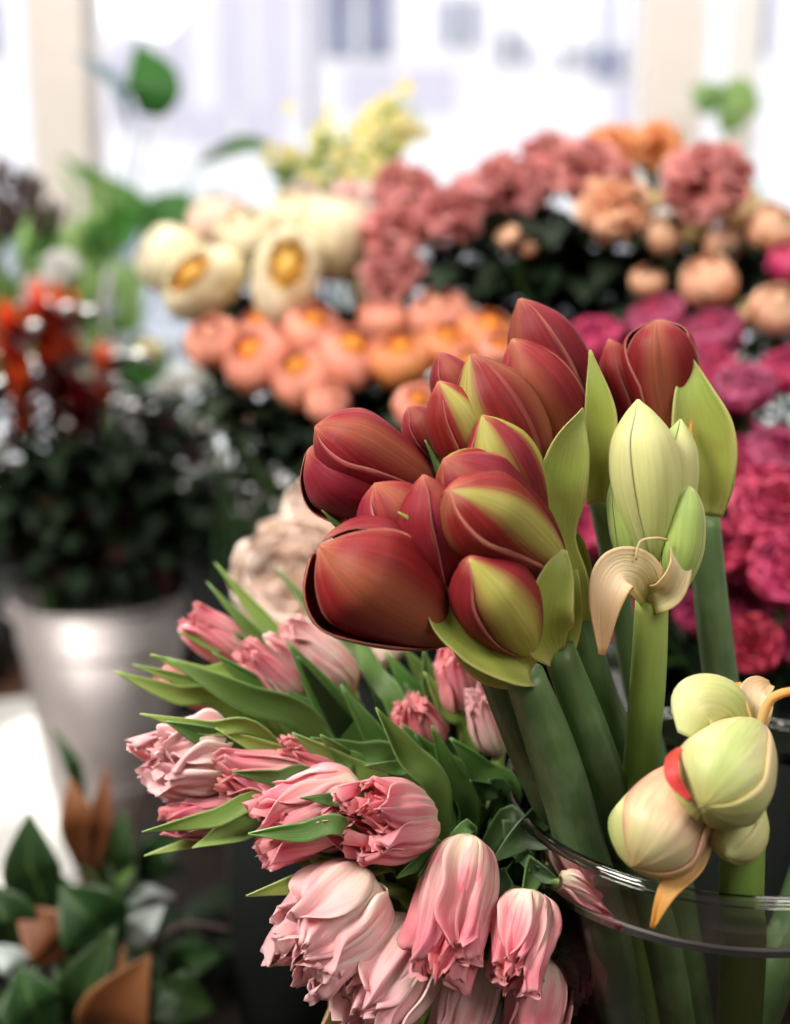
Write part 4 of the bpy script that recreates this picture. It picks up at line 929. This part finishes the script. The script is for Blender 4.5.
for i in range(15):
    tx = P(rd.uniform(-30, 130), rd.uniform(232, 330), rd.uniform(2.1, 2.35))
    sp = obj('stem', MB().tube([(-.82+rd.uniform(-.05, .05), 2.25, .59), (-.82, 2.25, .85), tx], [.004, .003, .002], 6, n=10), M['green'], pl)
    for k in range(9):
        s = Vector(cat([(-.82, 2.25, .6), (-.82, 2.25, .85), tuple(tx)], .5+.5*k/8)); a = k*2.4+i
        o = place('leaf', LEAFD['green_pale' if (i+k) % 3 else 'green'], sp, s-wloc(sp), aim(Vector((math.cos(a), math.sin(a), .5)), (0, -.3, 1)), rd.uniform(.07, .12))
pl = thing('small_leaf_plant', 'pale green heart-shaped leaves in front of the right window frame', 'plant', (.86, 2.62, SILL))
plant_pot(.86, 2.62, .06, .10, SILL, M['card'], pl)
for a, b_, c_, W in (((712, 112), (706, 96), (690, 88), 34), ((716, 108), (740, 100), (762, 110), 44), ((722, 130), (735, 118), (755, 112), 26)):
    A, Bq, C = P(*a, 2.5), P(*b_, 2.48), P(*c_, 2.5)
    lf = obj('leaf', MB().ribbon([A, Bq, C], [W/F*2.4*.25, W/F*2.4*.5, .001], cup=.2, nt=12, nu=6, face=(0, -1, .15)), M['green_pale'], pl, solid=.0008)
    obj('stalk', MB().tube([(.86, 2.62, SILL+.09), Vector((.84, 2.55, 1.1)), A], [.003, .003, .002], 6, n=10), M['green_pale'], lf)
# dried dark flower head cluster at the left edge
t = thing('dried_flowers', 'dark brown dried flower clump at the left edge by the window', 'dried flowers', (-.86, 2.0, .40))
obj('jar', MB().lathe([(0, 0), (.05, 0), (.055, .3), (.05, .3), (.045, .01), (0, .01)], 24, (-.86, 2.0, .40)), M['black'], t)
rd = random.Random(3)
for (x, y, r) in ((8, 175, 20), (18, 205, 24), (45, 215, 20), (-10, 215, 26), (30, 190, 16), (5, 222, 20)):
    c_ = P(x, y, 2.05); hb = MB()
    for k in range(46):
        v = Vector((rd.gauss(0, 1), rd.gauss(0, 1), rd.gauss(0, 1))).normalized()*r/F*2.05*rd.uniform(.5, 1)
        hb.ball(c_+v, rd.uniform(.004, .008), 5, 4)
    h_ = obj('seed_clump', hb, M['seed'], t)
    obj('stem', MB().tube([(-.86, 2.0, .41), (-.86, 2.02, .75), c_], [.003, .003, .002], 6, n=10), M['seed'], t)

# ------------------------------------------------------------------ magnolia branches at the lower left
pots['G'] = (Vector((-.37, 1.06, .40)), .06, .15)
bucket('G', -.37, 1.06, .06, .17, M['black'], 'black pot of magnolia branches on the low bench', z0=.40, name='plant_pot', catg='pot')
def branch(label, anchor, leaves, sd):
    b0 = pots['G'][0]+Vector((rd.uniform(-.02, .02), rd.uniform(-.02, .02), .01))
    top = P(*anchor)
    t = thing('magnolia_branch', label, 'branch', b0, 'magnolia branches at the lower left')
    obj('stem', MB().tube([b0, b0.lerp(top, .5)+Vector((.01, 0, .01)), top], [.006, .005, .003], 8, n=10), M['seed'], t)
    for (a, b_, c_, d, W, m, cup, fc) in leaves:
        A, Bq, C = P(*a, d), P(*b_, d-.01), P(*c_, d)
        q = MB().ribbon([top, A.lerp(top, .15), A], [.0015, .0015, .002], nt=4, nu=2)
        obj('leaf', MB().ribbon([A, A.lerp(Bq, .6), Bq, C], [W/F*d*.2, W/F*d*.58, W/F*d*.62, .0008], cup=cup, nt=16, nu=8, face=fc, fold=.1), M[m], t, solid=.0008)
        obj('petiole', MB().tube([top, A.lerp(top, .5), A], [.002, .002, .0018], 6), M['dstem'], t)
branch('magnolia branch with tall dark green leaf pointing up by the white box', (50, 930, 1.05), [((48, 915), (30, 862), (29, 812), 1.02, 42, 'magleaf', .4, (.3, -1, .2)), ((20, 950), (5, 915), (-20, 880), 1.0, 40, 'magleaf', .4, None), ((68, 955), (48, 935), (14, 905), 1.0, 44, 'brownleaf', .3, None), ((30, 985), (10, 960), (-20, 945), .98, 22, 'greyleaf', .3, None), ((60, 1000), (30, 1010), (-10, 1000), .96, 50, 'magleaf', .4, None)], 1)
branch('magnolia branch with broad bright green leaf in the lower left corner', (92, 950, 1.0), [((118, 945), (88, 915), (60, 885), .98, 54, 'magleaf', .5, (0, -1, .6)), ((72, 1035), (88, 985), (116, 926), .94, 44, 'magleaf', .5, (-.4, -1, .4)), ((95, 1060), (118, 1005), (150, 955), .92, 54, 'brownleaf', .3, (.2, -1, .3)), ((110, 1010), (120, 985), (124, 945), .98, 12, 'brownleaf', .4, None), ((50, 1040), (30, 1000), (20, 965), .93, 44, 'magleaf', .4, None)], 2)
branch('magnolia branch with two upright brown leaves beneath the zinc bucket', (120, 900, 1.15), [((82, 868), (76, 815), (70, 778), 1.15, 26, 'brownleaf', .5, None), ((92, 872), (100, 815), (106, 768), 1.12, 18, 'brownleaf', .6, (.4, -1, .2)), ((85, 800), (70, 760), (52, 728), 1.2, 12, 'magleaf', .4, None), ((112, 890), (116, 850), (126, 810), 1.18, 30, 'magleaf', .4, None), ((140, 880), (160, 850), (180, 840), 1.2, 26, 'magleaf', .4, None)], 3)
branch('magnolia branch with silvery leaf and an arching grey-brown twig', (150, 955, 1.05), [((128, 945), (144, 925), (164, 905), 1.02, 24, 'greyleaf', .3, None), ((170, 980), (190, 960), (222, 955), 1.04, 30, 'magleaf', .4, None), ((160, 990), (180, 1000), (215, 1010), 1.0, 40, 'magleaf', .4, None), ((128, 905), (150, 890), (176, 898), 1.06, 8, 'greyleaf', .4, None), ((108, 900), (120, 882), (134, 868), 1.08, 8, 'leaf', .4, None)], 4)
tt = bpy.data.objects['magnolia_branch.003'] if 'magnolia_branch.003' in bpy.data.objects else t
obj('twig', MB().tube([P(148, 962, 1.03), P(165, 935, 1.0), P(190, 924, 1.0), P(232, 930, 1.0)], [.003, .0025, .002, .0015], 8, n=14), M['seed'], tt)

for i in range(14):
    leafy('dark green sprig in the shade beneath the magnolia leaves', 'G', 20+i*17+rd.uniform(-8, 8), 925+rd.uniform(-40, 60), 1.10+rd.uniform(0, .12), 9, 'darkgreen', .055, 'dark sprigs beneath the magnolia', 700+i, lo=.3)
